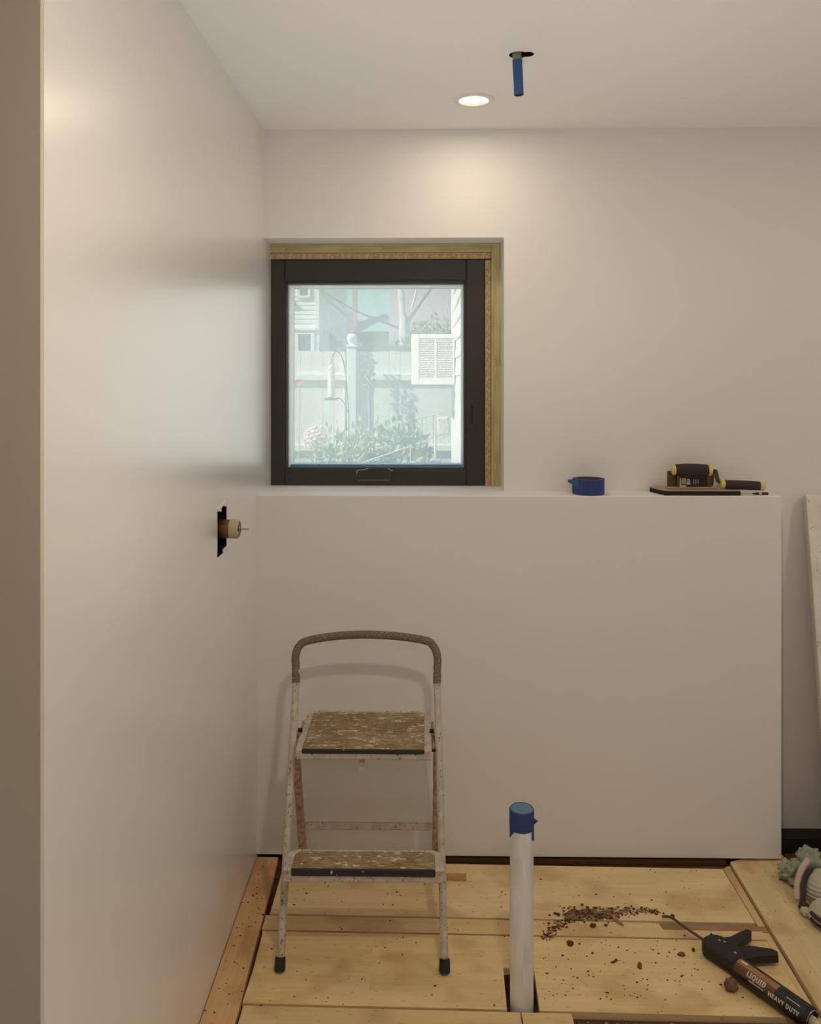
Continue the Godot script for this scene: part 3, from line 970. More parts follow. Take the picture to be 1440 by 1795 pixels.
# ---------------------------------------------------------------- things on the ledge
func ledge_things() -> void:
	# roll of tape
	var c := Vector3(0.5575, LEDGE + 0.0004, ZU + 0.0605)
	var t := thing("tape_roll", "roll of dark blue masking tape with its loose end sticking out, lying on the ledge", "tape", c)
	var g := Geo.new()
	g.lathe(P2([0.041, 0.0, 0.0525, 0.0, 0.0535, 0.001, 0.0535, 0.0505, 0.0525, 0.0515, 0.041, 0.0515, 0.041, 0.0]), 64, Transform3D(Basis(), c))
	part(t, "tape", g, M.blue_tape)
	g = Geo.new()
	g.lathe(P2([0.0385, 0.0505, 0.041, 0.0505, 0.041, 0.001, 0.0385, 0.001, 0.0385, 0.0505]), 48, Transform3D(Basis(), c))
	part(t, "core", g, M.cardboard, "brown cardboard core")
	g = Geo.new()
	# loose end: leaves the roll at its front left and curls away
	var pts := []
	for k in 9:
		var s := k / 8.0
		pts.append([Vector3(-0.030 - 0.042 * s, 0, 0.0445 - 0.040 * s + 0.01 * s * s), lerpf(0.003, 0.041, pow(s, 0.55)), lerpf(0.0515, 0.0495, s)])
	for k in 8:
		var a = pts[k]; var b = pts[k + 1]
		var nrm := Vector3(-0.6, 0, 0.8)
		g.quad(c + a[0] + Vector3.UP * a[1], c + b[0] + Vector3.UP * b[1], c + b[0] + Vector3.UP * b[2], c + a[0] + Vector3.UP * a[2], nrm)
		var o := Vector3(0.0006, 0, -0.0008)
		g.quad(c + o + a[0] + Vector3.UP * a[1], c + o + b[0] + Vector3.UP * b[1], c + o + b[0] + Vector3.UP * b[2], c + o + a[0] + Vector3.UP * a[2], -nrm)
	part(t, "loose_end", g, M.blue_tape_light)

	# grout float: foam pad, pale plate, upright bracket with a label, big handle
	var o2 := Vector3(0.925, LEDGE, -2.80)
	t = thing("hand_float", "hand float with dark handle, yellow end caps and black pad on the ledge", "float", o2)
	g = Geo.new()
	g.slab(P2([0.777, -2.853, 0.803, -2.7655, 1.054, -2.7655, 1.060, -2.853]), LEDGE + 0.0005, LEDGE + 0.0145, 0.0015)
	part(t, "pad", g, M.foam_black, "black pad")
	g = Geo.new()
	g.slab(P2([0.7765, -2.855, 0.8025, -2.7645, 1.056, -2.7645, 1.062, -2.855]), LEDGE + 0.0145, LEDGE + 0.0175, 0.0008)
	part(t, "plate", g, M.aluminium, "pale metal plate")
	g = Geo.new()
	g.box(Vector3(0.908, LEDGE + 0.0205, -2.812), Vector3(0.168, 0.006, 0.030), 0.002)
	part(t, "mounting_strip", g, M.aluminium)
	g = Geo.new()
	g.box(Vector3(0.9005, LEDGE + 0.0495, -2.816), Vector3(0.149, 0.054, 0.003), 0.001)
	var br := part(t, "bracket", g, M.bronze_plate, "dull metal bracket")
	g = Geo.new()
	g.box(Vector3(0.9035, LEDGE + 0.038, -2.8135), Vector3(0.087, 0.031, 0.001))
	part(br, "label", g, M.label_dark)
	g = Geo.new()      # pale print on the label: a panel, a code panel of bars, small text lines
	g.box(Vector3(0.8665, LEDGE + 0.0405, -2.8128), Vector3(0.010, 0.026, 0.0006))
	g.box(Vector3(0.8755, LEDGE + 0.025, -2.8128), Vector3(0.026, 0.006, 0.0006))
	for k in 5: g.box(Vector3(0.8755 + 0.0028 * k, LEDGE + 0.0425, -2.8128), Vector3(0.0016, 0.020, 0.0006))
	g.box(Vector3(0.8965, LEDGE + 0.0335, -2.8128), Vector3(0.0125, 0.005, 0.0006))
	for k in 5: g.box(Vector3(0.8915 + 0.0024 * k, LEDGE + 0.0435, -2.8128), Vector3(0.0014, 0.013, 0.0006))
	for k in 4: g.box(Vector3(0.914 + 0.0055 * k, LEDGE + 0.040, -2.8128), Vector3(0.0010, 0.018 - 0.002 * k, 0.0006))
	part(br, "print", g, M.white_print)
	g = Geo.new()
	var hx := Basis(Vector3(0, 0, 1), -PI / 2)      # lathe axis along +x
	var hc := Vector3(0.846, LEDGE + 0.0805, -2.803)
	g.lathe(P2([0.0, 0.0, 0.016, 0.0, 0.0195, 0.006, 0.0218, 0.030, 0.0222, 0.055, 0.0210, 0.085, 0.0185, 0.113, 0.015, 0.116, 0.0, 0.116]), 28, Transform3D(hx, hc), true)
	part(t, "handle", g, M.handle_dark, "dark padded handle")
	g = Geo.new()
	g.lathe(P2([0.0, -0.006, 0.014, -0.006, 0.0165, -0.004, 0.0175, 0.004, 0.015, 0.006]), 24, Transform3D(hx, hc))
	part(t, "end_cap", g, M.yellow, "yellow end cap")
	g = Geo.new()
	g.lathe(P2([0.015, 0.110, 0.0195, 0.1125, 0.0185, 0.124, 0.013, 0.1265, 0.0, 0.1265]), 24, Transform3D(hx, hc))
	part(t, "end_cap", g, M.yellow, "yellow end cap")
	g = Geo.new()
	g.box(Vector3(0.860, LEDGE + 0.050, -2.806), Vector3(0.010, 0.052, 0.008), 0.002)
	g.box(Vector3(0.962, LEDGE + 0.048, -2.806), Vector3(0.012, 0.048, 0.008), 0.002)
	part(t, "post", g, M.bronze_plate)

	# margin trowel whose handle sticks out to the right
	var o3 := Vector3(1.07, LEDGE, -2.80)
	t = thing("pointing_trowel", "small trowel with a dark handle between yellow collars, resting on the plate of the float", "trowel", o3)
	var ha := Vector3(0.9985, LEDGE + 0.034, -2.800)
	var hb := Vector3(1.146, LEDGE + 0.0275, -2.800)
	var hd := (hb - ha).normalized()
	var hb2 := Basis(Vector3(-hd.y, hd.x, 0) * -1.0, hd, Vector3(0, 0, 1))
	hb2 = Basis(hd.cross(Vector3(0, 0, 1)), hd, Vector3(0, 0, 1))
	var hxf := Transform3D(hb2, ha)
	g = Geo.new()
	g.lathe(P2([0.0, 0.010, 0.0135, 0.010, 0.0145, 0.02, 0.0155, 0.06, 0.0158, 0.10, 0.0150, 0.134, 0.0, 0.135]), 24, hxf, true)
	part(t, "handle", g, M.handle_dark)
	g = Geo.new()
	g.lathe(P2([0.0, 0.0, 0.011, 0.0, 0.0145, 0.003, 0.0150, 0.012, 0.0135, 0.015]), 24, hxf)
	part(t, "collar", g, M.yellow, "yellow collar")
	g = Geo.new()
	g.lathe(P2([0.0145, 0.131, 0.0165, 0.134, 0.0160, 0.145, 0.012, 0.149, 0.0, 0.149]), 24, hxf)
	part(t, "end_cap", g, M.yellow, "yellow end cap")
	g = Geo.new()
	g.prism(P2([0.994, 0.036, 1.000, 0.040, 0.996, 0.052, 0.989, 0.083, 0.982, 0.083, 0.983, 0.058, 0.988, 0.040]), -0.004, 0.004, Transform3D(Basis(), Vector3(0, LEDGE, -2.802)), 0.0015)
	part(t, "shank", g, M.bronze_plate)
	g = Geo.new()
	g.prism(P2([0.970, 0.0255, 0.984, 0.0255, 0.990, 0.082, 0.976, 0.082]), -0.0012, 0.0012, Transform3D(Basis(), Vector3(0, LEDGE, -2.824)), 0.0004)
	part(t, "blade", g, M.bronze_plate)

	# stub of a marker
	var mk := Vector3(1.128, LEDGE + 0.0045, -2.785)
	t = thing("marker", "short dark marker with a pale band under the trowel handle on the ledge", "marker", mk)
	var mx := Transform3D(Basis(Vector3(0, 0, 1), -PI / 2), mk)
	g = Geo.new()
	g.lathe(P2([0.0, -0.028, 0.0015, -0.027, 0.0042, -0.014, 0.0042, -0.006]), 14, mx)
	g.lathe(P2([0.0042, 0.002, 0.0042, 0.024, 0.003, 0.026, 0.0, 0.026]), 14, mx)
	part(t, "barrel", g, M.label_black)
	g = Geo.new()
	g.lathe(P2([0.0043, -0.006, 0.0045, -0.005, 0.0045, 0.001, 0.0043, 0.002]), 14, mx)
	part(t, "band", g, M.cream, "pale band")

func slab() -> void:
	# a stone sheet leaning on the back wall, its foot pulled out into the room
	var lean := atan(0.195 / 1.2)
	var bs := Basis(Vector3.RIGHT, -lean)
	var foot := Vector3(1.293 + 0.45, 0.0, -2.645)
	var t := thing("stone_slab", "pale veined stone slab leaning against the back wall at the right", "slab", foot)
	var h := 1.212
	var c := foot + bs * Vector3(0, h * 0.5, 0) + Vector3(0.006, 0, 0)
	var g := Geo.new()
	g.box(c + bs * Vector3(0, 0, 0.0105), Vector3(0.90, h, 0.003), 0.001, bs)
	g.box(c + bs * Vector3(0.0015, 0, -0.001), Vector3(0.897, h - 0.003, 0.022), 0.001, bs)
	part(t, "face", g, M.slab)
	g = Geo.new()
	g.box(c + bs * Vector3(-0.4495, 0, -0.0015), Vector3(0.004, h - 0.006, 0.019), 0.001, bs)
	part(t, "sawn_edge", g, M.slab_edge, "greenish sawn edge")

# ---------------------------------------------------------------- caulking gun
func bent_text(txt: String, size: float, a: Vector3, ax: Vector3, up0: Vector3, side: Vector3, r: float, s_mid: float, th_mid: float, width: float) -> Geo:
	var tm := TextMesh.new()
	tm.text = txt
	var fnt := SystemFont.new()
	fnt.font_names = PackedStringArray(["Droid Sans"])
	fnt.font_weight = 800
	tm.font = fnt
	tm.font_size = 64
	tm.pixel_size = 0.001
	tm.depth = 0.01
	tm.curve_step = 2.0
	var arr := tm.get_mesh_arrays()
	var vs: PackedVector3Array = arr[Mesh.ARRAY_VERTEX]
	var ix = arr[Mesh.ARRAY_INDEX]
	var lo := Vector3.INF; var hi := -Vector3.INF
	for p in vs: lo = lo.min(p); hi = hi.max(p)
	var mid := (lo + hi) * 0.5
	var k := size / maxf(hi.y - lo.y, 1e-5)
	var kx := width / maxf(hi.x - lo.x, 1e-5)
	var g := Geo.new()
	var at := func(p: Vector3) -> Vector3:
		var th: float = th_mid - (p.y - mid.y) * k / r
		var d := up0 * cos(th) + side * sin(th)
		return a + ax * (s_mid + (p.x - mid.x) * kx) + d * (r + (0.0004 if p.z > mid.z else -0.0006))
	var count: int = ix.size() if ix != null and ix.size() > 0 else vs.size()
	for i in range(0, count, 3):
		var q := []
		for j in 3: q.append(vs[ix[i + j]] if ix != null and ix.size() > 0 else vs[i + j])
		var work := [q]
		while work.size() > 0:      # split until the pieces follow the curve of the tube
			var w: Array = work.pop_back()
			var e := 0
			for j in 3:
				if absf(w[j].y - w[(j + 1) % 3].y) > absf(w[e].y - w[(e + 1) % 3].y): e = j
			if absf(w[e].y - w[(e + 1) % 3].y) * k > 0.0025:
				var m: Vector3 = (w[e] + w[(e + 1) % 3]) * 0.5
				work.append([w[e], m, w[(e + 2) % 3]])
				work.append([m, w[(e + 1) % 3], w[(e + 2) % 3]])
			else:
				var p0: Vector3 = at.call(w[0])
				g.flat(p0, at.call(w[1]), at.call(w[2]), p0 - a - ax * (p0 - a).dot(ax))
	return g

func caulking_gun() -> void:
	var a := Vector3(0.8355, 0.0275, -2.2130)      # start of the cartridge, on its axis
	var b := Vector3(0.9440, 0.0275, -2.0412)
	var ax := (b - a).normalized()
	var ln := (b - a).length()
	var side := Vector3(-ax.z, 0, ax.x)      # towards the camera's left
	var up := Vector3.UP
	var t := thing("caulking_gun", "black caulking gun loaded with a brown adhesive cartridge lying on the plywood", "caulking gun", Vector3(0.87, 0, -2.2))
	var xf := Transform3D(Basis(side, ax, side.cross(ax)), a)
	var r := 0.0250
	# cartridge: label strips round the tube; the tan one is a painted highlight
	var strip := func(th0: float, th1: float, s0: float, s1: float, rr: float) -> Geo:
		var g := Geo.new()
		var nn := maxi(2, int((th1 - th0) / 10.0))
		for k in nn:
			var p0 := deg_to_rad(lerpf(th0, th1, float(k) / nn)); var p1 := deg_to_rad(lerpf(th0, th1, float(k + 1) / nn))
			var d0 := up * cos(p0) + side * sin(p0); var d1 := up * cos(p1) + side * sin(p1)
			g.tri(a + ax * s0 + d0 * rr, a + ax * s1 + d0 * rr, a + ax * s1 + d1 * rr, d0, d0, d1)
			g.tri(a + ax * s0 + d0 * rr, a + ax * s1 + d1 * rr, a + ax * s0 + d1 * rr, d0, d1, d1)
		return g
	var cart := part(t, "cartridge", strip.call(72.0, 250.0, 0.0, ln, r), M.label_dark, "adhesive cartridge")
	var g: Geo = strip.call(-110.0, 22.0, 0.0, ln * 0.60, r)
	part(cart, "label", g, M.label_highlight, "tan highlight painted along the top of the label")
	part(cart, "label", strip.call(22.0, 72.0, 0.0, ln * 0.60, r), M.label_brown, "brown part of the label")
	part(cart, "label", strip.call(-110.0, 72.0, ln * 0.60, ln, r), M.label_black, "black part of the label")
	g = Geo.new()
	g.lathe(P2([0.0, 0.0, r + 0.0006, 0.0, r + 0.0006, 0.004, r, 0.004]), 28, xf)
	part(cart, "rim", g, M.black_plastic)
	part(cart, "lettering", bent_text("LIQUID", 0.0165, a, ax, up, side, r, 0.069, deg_to_rad(46.0), 0.053), M.white_print, "LIQUID in white capitals")
	part(cart, "lettering", bent_text("HEAVY DUTY", 0.0105, a, ax, up, side, r, 0.150, deg_to_rad(66.0), 0.084), M.white_print, "HEAVY DUTY in white capitals")
	g = Geo.new()      # small lines of print too fine to read
	for q in [[0.052, 0.074, 73.0, 0.0014], [0.076, 0.092, 72.0, 0.0014], [0.150, 0.186, 24.0, 0.0011], [0.012, 0.030, -2.0, 0.004]]:
		var s: float = q[0]
		while s < q[1]:
			var th := deg_to_rad(q[2])
			var d := up * cos(th) + side * sin(th)
			g.box(a + ax * (s + 0.0012) + d * r, Vector3(q[3] * 1.6, 0.0024, 0.0008), 0.0, Basis(d.cross(ax), ax, d))
			s += 0.0031
	part(cart, "fine_print", g, M.white_print)
	# gun frame: rail along the far side, front plate, nozzle
	g = Geo.new()
	var off := -side * 0.0235 + up * 0.013
	g.tube([a + off - ax * 0.005, b + off + ax * 0.004], 0.0042, 10)
	g.tube([a - up * 0.021 - side * 0.02 - ax * 0.005, b - up * 0.021 - side * 0.02 + ax * 0.004], 0.0042, 10)
	part(t, "frame_rail", g, M.black_plastic)
	g = Geo.new()
	g.lathe(P2([0.0, ln + 0.001, 0.0262, ln + 0.001, 0.0268, ln + 0.003, 0.0262, ln + 0.008, 0.020, ln + 0.009, 0.019, ln + 0.005, 0.0, ln + 0.005]), 32, xf)
	part(t, "front_plate", g, M.black_plastic)
	g = Geo.new()
	g.lathe(P2([0.0215, ln + 0.0085, 0.0235, ln + 0.0105, 0.0250, ln + 0.0090]), 32, xf)
	part(t, "plate_rim", g, M.chrome)
	g = Geo.new()
	g.lathe(P2([0.0120, ln + 0.006, 0.0120, ln + 0.018, 0.0075, ln + 0.020, 0.0050, ln + 0.085, 0.0, ln + 0.085]), 20, xf)
	part(t, "nozzle", g, M.cream, "cream plastic nozzle")
	# head, grip and trigger
	var pf := Transform3D(Basis(Vector3(1, 0, 0), Vector3(0, 0, 1), Vector3(0, 1, 0)), Vector3.ZERO)
	g = Geo.new()
	g.prism(P2([0.772, -2.306, 0.786, -2.317, 0.802, -2.323, 0.819, -2.323, 0.832, -2.317, 0.860, -2.276, 0.866, -2.240, 0.848, -2.208, 0.824, -2.210, 0.769, -2.286]), 0.006, 0.044, pf, 0.004)
	var hd := part(t, "head", g, M.black_plastic)
	g = Geo.new()
	g.prism(P2([0.7985, -2.323, 0.808, -2.336, 0.811, -2.326, 0.811, -2.318]), 0.018, 0.040, pf, 0.001)
	part(hd, "release_lever", g, M.black_plastic)
	g = Geo.new()
	for q in [[0.818, -2.296], [0.829, -2.290], [0.842, -2.247]]: g.blob(Vector3(q[0], 0.0445, q[1]), Vector3(0.004, 0.0015, 0.004), 0, 1, 5, 10)
	part(hd, "screw", g, M.chrome)
	g = Geo.new()
	g.prism(P2([0.855, -2.284, 0.900, -2.294, 0.955, -2.282, 0.966, -2.272, 0.962, -2.256, 0.905, -2.252, 0.880, -2.244, 0.850, -2.240]), 0.012, 0.032, pf, 0.005)
	part(t, "grip", g, M.black_plastic)
	g = Geo.new()
	g.prism(P2([0.828, -2.324, 0.861, -2.330, 0.890, -2.348, 0.918, -2.361, 0.929, -2.356, 0.922, -2.341, 0.886, -2.313, 0.858, -2.290, 0.830, -2.294]), 0.011, 0.032, pf, 0.004)
	part(t, "trigger", g, M.black_plastic)
	# bent plunger rod out of the back
	g = Geo.new()
	g.tube(spline([Vector3(0.800, 0.030, -2.289), Vector3(0.778, 0.029, -2.3237), Vector3(0.745, 0.024, -2.385), Vector3(0.728, 0.019, -2.425), Vector3(0.716, 0.013, -2.443), Vector3(0.702, 0.010, -2.447)], 6), 0.0038, 12)
	part(t, "plunger_rod", g, M.steel, "steel plunger rod with a bent end")

# ---------------------------------------------------------------- gloves at the right edge
func gloves() -> void:
	# two rolled pairs of knit gloves: ribbed mounds, dark stripes at the end of the nearer one
	var specs := [
		[Vector3(1.200, 0.001, -2.432), Vector2(0.074, 0.070), 7.0, "pale ribbed knit work glove with two dark stripes on the floor at the right edge", 0.0],
		[Vector3(1.232, 0.001, -2.548), Vector2(0.072, 0.088), 8.0, "second pale knit work glove with a pink band, behind the striped one", 0.0],
	]
	for q in specs:
		var c: Vector3 = q[0]
		var rr: Vector2 = q[1]
		var t := thing("work_glove", q[3], "glove", c, "pair of work gloves")
		var prof := PackedVector2Array([Vector2(rr.x * 0.80, 0.0)])
		for k in 57:
			var s := k / 56.0
			var bulge: float = rr.x * pow(maxf(0.0, cos(PI * 0.5 * pow(s, 1.6))), 0.55) * lerpf(0.86, 1.0, clampf(s * 4.0, 0, 1))
			prof.append(Vector2(maxf(0.0, bulge + 0.0022 * sin(s * TAU * q[2]) * (1.0 - s)), 0.002 + rr.y * s))
		var kb := Geo.new()
		kb.lathe(prof, 36, Transform3D(Basis(Vector3(0, 1, 0), 0.4).scaled(Vector3(1.0, 1.0, 0.80)), c), true)
		part(t, "knit_body", kb, M.knit)
		var g: Geo
		if c.z > -2.5:
			for k in 2:
				g = Geo.new()
				var y := 0.040 - 0.018 * k
				var pts := []
				for a in 7:
					var ang := deg_to_rad(lerpf(172.0, 128.0, a / 6.0))
					pts.append(c + Vector3(cos(ang) * rr.x * 0.985, y - 0.001 * a, sin(ang) * rr.x * 0.80))
				g.tube(pts, 0.0056, 8, true)
				part(t, "stripe", g, M.knit_dark, "dark stripe")
			g = Geo.new()
			g.blob(c + Vector3(-0.066, 0.013, -0.036), Vector3(0.018, 0.013, 0.016), 0.5, 4)
			part(t, "thumb", g, M.knit)
		else:
			g = Geo.new()
			g.tube(spline([Vector3(1.140, 0.006, -2.505), Vector3(1.150, 0.036, -2.522), Vector3(1.166, 0.066, -2.545), Vector3(1.196, 0.086, -2.566)], 5), 0.0075, 10, true, 0.0065)
			part(t, "dark_trim", g, M.knit_dark, "dark band")
			g = Geo.new()
			g.tube(spline([Vector3(1.134, 0.016, -2.525), Vector3(1.142, 0.046, -2.545), Vector3(1.166, 0.076, -2.570), Vector3(1.196, 0.098, -2.590)], 5), 0.0085, 10, true, 0.010)
			part(t, "pink_band", g, M.pink_cloth, "pale pink band")
			g = Geo.new()
			g.blob(Vector3(1.138, 0.014, -2.490), Vector3(0.018, 0.014, 0.014), 0.6, 14)
			part(t, "dark_tip", g, M.knit_dark)
	# rag
	var c3 := Vector3(1.19, 0.0, -2.60)
	var g := Geo.new()
	g.blob(Vector3(1.165, 0.030, -2.635), Vector3(0.036, 0.034, 0.036), 0.9, 7, 14, 20, 1.6)
	g.blob(Vector3(1.232, 0.040, -2.665), Vector3(0.045, 0.045, 0.034), 0.9, 9, 14, 20, 1.8)
	solo("rag", g, M.teal_cloth, "crumpled pale green rag lying behind the work gloves", "rag", c3)

# ---------------------------------------------------------------- litter
func debris() -> void:
	var rng := RandomNumberGenerator.new()
	rng.seed = 4711
	# swept arc of crumbs
	var arc := [Vector3(0.353, 0, -2.361), Vector3(0.385, 0, -2.405), Vector3(0.430, 0, -2.447), Vector3(0.471, 0, -2.468), Vector3(0.529, 0, -2.466), Vector3(0.592, 0, -2.482), Vector3(0.661, 0, -2.487), Vector3(0.700, 0, -2.481)]
	var path := spline(arc, 10)
	var g := Geo.new()
	var pale := Geo.new()
	for i in 420:
		var s := rng.randf()
		var p: Vector3 = path[int(s * (path.size() - 1))]
		var w := 0.010 + 0.026 * exp(-pow((s - 0.5) / 0.22, 2.0))
		p += Vector3(rng.randfn(0, w), 0.0035 * exp(-pow((s - 0.48) / 0.16, 2.0)), rng.randfn(0, w * 0.55))
		var r := rng.randf_range(0.0010, 0.0032) * (1.25 if absf(s - 0.5) < 0.2 else 1.0)
		(g if rng.randf() < 0.72 else pale).blob(p + Vector3(0, r * 0.5, 0), Vector3(r * rng.randf_range(0.8, 2.0), r * 0.8, r), 0.5, i, 4, 5)
	# everything scattered about
	for i in 230:
		var p := Vector3(rng.randf_range(-0.44, 0.96), 0, rng.randf_range(-2.70, -2.09))
		if absf(p.x - 0.255) < 0.055 and p.z > -2.26: continue
		if rng.randf() < 0.45: p = Vector3(rng.randf_range(0.3, 0.8), 0, rng.randf_range(-2.38, -2.12))
		var r := rng.randf_range(0.0008, 0.0026)
		(g if rng.randf() < 0.8 else pale).blob(p + Vector3(0, r * 0.4, 0), Vector3(r * rng.randf_range(0.8, 1.9), r * 0.7, r), 0.5, i, 4, 5)
	for i in 160:
		var p := Vector3(rng.randf_range(0.39, 0.95), -0.011, rng.randf_range(-2.07, -1.95))
		var r := rng.randf_range(0.0012, 0.004)
		(g if rng.randf() < 0.5 else pale).blob(p + Vector3(0, r * 0.4, 0), Vector3(r * 1.6, r * 0.7, r), 0.5, i, 4, 5)
	for i in 60:
		var p := Vector3(rng.randf_range(-0.552, -0.47), 0.003, rng.randf_range(-2.74, -2.0))
		var r := rng.randf_range(0.0008, 0.0024)
		g.blob(p + Vector3(0, r * 0.4, 0), Vector3(r * 1.5, r * 0.7, r), 0.5, i, 4, 5)
	solo("debris", g, M.crumb, "brown plaster crumbs and sawdust scattered over the plywood floor", "debris", Vector3(0.5, 0, -2.4), "", "stuff")
	solo("dust", pale, M.crumb_pale, "pale wood crumbs scattered over the plywood floor", "dust", Vector3(0.5, 0, -2.4), "", "stuff")
	# thin heap of dust under the arc
	g = Geo.new()
	for i in 26:
		var p: Vector3 = path[int((0.30 + 0.36 * i / 26.0) * (path.size() - 1))] + Vector3(rng.randfn(0, 0.008), 0, rng.randfn(-0.004, 0.007))
		g.blob(p, Vector3(rng.randf_range(0.012, 0.026), rng.randf_range(0.002, 0.005), rng.randf_range(0.007, 0.014)), 0.5, i, 6, 10, 2.0)
	solo("dust", g, M.dust, "low brown ridge of sawdust beside the seam in the plywood", "dust", Vector3(0.5, 0, -2.46), "", "stuff")
	# lumps large enough to pick up
	var lumps := [
		[0.802, -2.171, 0.017, 0.016, 0.014, "red_lump", "largest reddish plaster lump lying beside the caulking gun cartridge"],
		[0.413, -2.334, 0.010, 0.007, 0.007, "crumb", "dark flat plaster chip right of the white drain pipe"],
		[0.585, -2.247, 0.006, 0.008, 0.006, "red_lump", "small reddish plaster lump in the middle of the big plywood panel"],
		[0.713, -2.297, 0.010, 0.005, 0.006, "red_lump", "reddish plaster crumb left of the caulking gun head"],
		[0.493, -2.412, 0.009, 0.006, 0.006, "crumb", "brown curled chip on the narrow strip below the dust ridge"],
		[0.735, -2.456, 0.007, 0.006, 0.005, "crumb", "dark chip beside the plunger rod at the seam"],
		[0.752, -2.316, 0.004, 0.005, 0.005, "crumb", "small dark crumb at the rear of the gun head"],
	]
	for i in lumps.size():
		var l = lumps[i]
		g = Geo.new()
		g.blob(Vector3(l[0], l[3] * 0.75, l[1]), Vector3(l[2], l[3], l[4]), 0.7, 90 + i, 8, 10, 1.4)
		solo("plaster_lump", g, M[l[5]], l[6], "rubble", Vector3(l[0], 0, l[1]), "loose plaster lumps")
	g = Geo.new()
	g.prism(P2([0.552, -2.462, 0.560, -2.463, 0.574, -2.436, 0.584, -2.414, 0.578, -2.415, 0.563, -2.433]), 0.0035, 0.0065, Transform3D(Basis(Vector3(1, 0, 0), Vector3(0, 0, 1), Vector3(0, 1, 0)), Vector3.ZERO), 0.0008)
	solo("wood_splinter", g, M.shim, "reddish wood splinter lying across the seam by the dust ridge", "splinter", Vector3(0.567, 0.004, -2.44))
	g = Geo.new()
	g.tube([Vector3(0.511, 0.003, -2.262), Vector3(0.520, 0.003, -2.266), Vector3(0.529, 0.0035, -2.273)], 0.0016, 8, true, 0.0034)
	solo("nail", g, M.crumb, "bent dark nail lying on the big plywood panel", "nail", Vector3(0.52, 0, -2.266))
	g = Geo.new()
	g.minmax(Vector3(0.045, 0.0005, -2.652), Vector3(0.136, 0.010, -2.624), 0.001)
	solo("wood_offcut", g, M.lath, "short pale wood offcut lying right of the stool's rear leg", "offcut", Vector3(0.09, 0, -2.638))

# ---------------------------------------------------------------- outdoors
func leafy(g: Geo, rng: RandomNumberGenerator, c: Vector3, r: Vector3, count: int, l: float) -> void:
	for i in count:
		var d := Vector3(rng.randfn(0, 1), rng.randfn(0, 1), rng.randfn(0, 1)).normalized()
		var p := c + d * r * pow(rng.randf(), 0.4)
		var dir := (d + Vector3(rng.randfn(0, 0.6), rng.randfn(0.2, 0.6), rng.randfn(0, 0.6))).normalized()
		var sd := dir.cross(Vector3(rng.randfn(0, 1), rng.randfn(0, 1), rng.randfn(0, 1))).normalized()
		g.leaf(p, dir, sd, l * rng.randf_range(0.6, 1.3), l * 0.6)

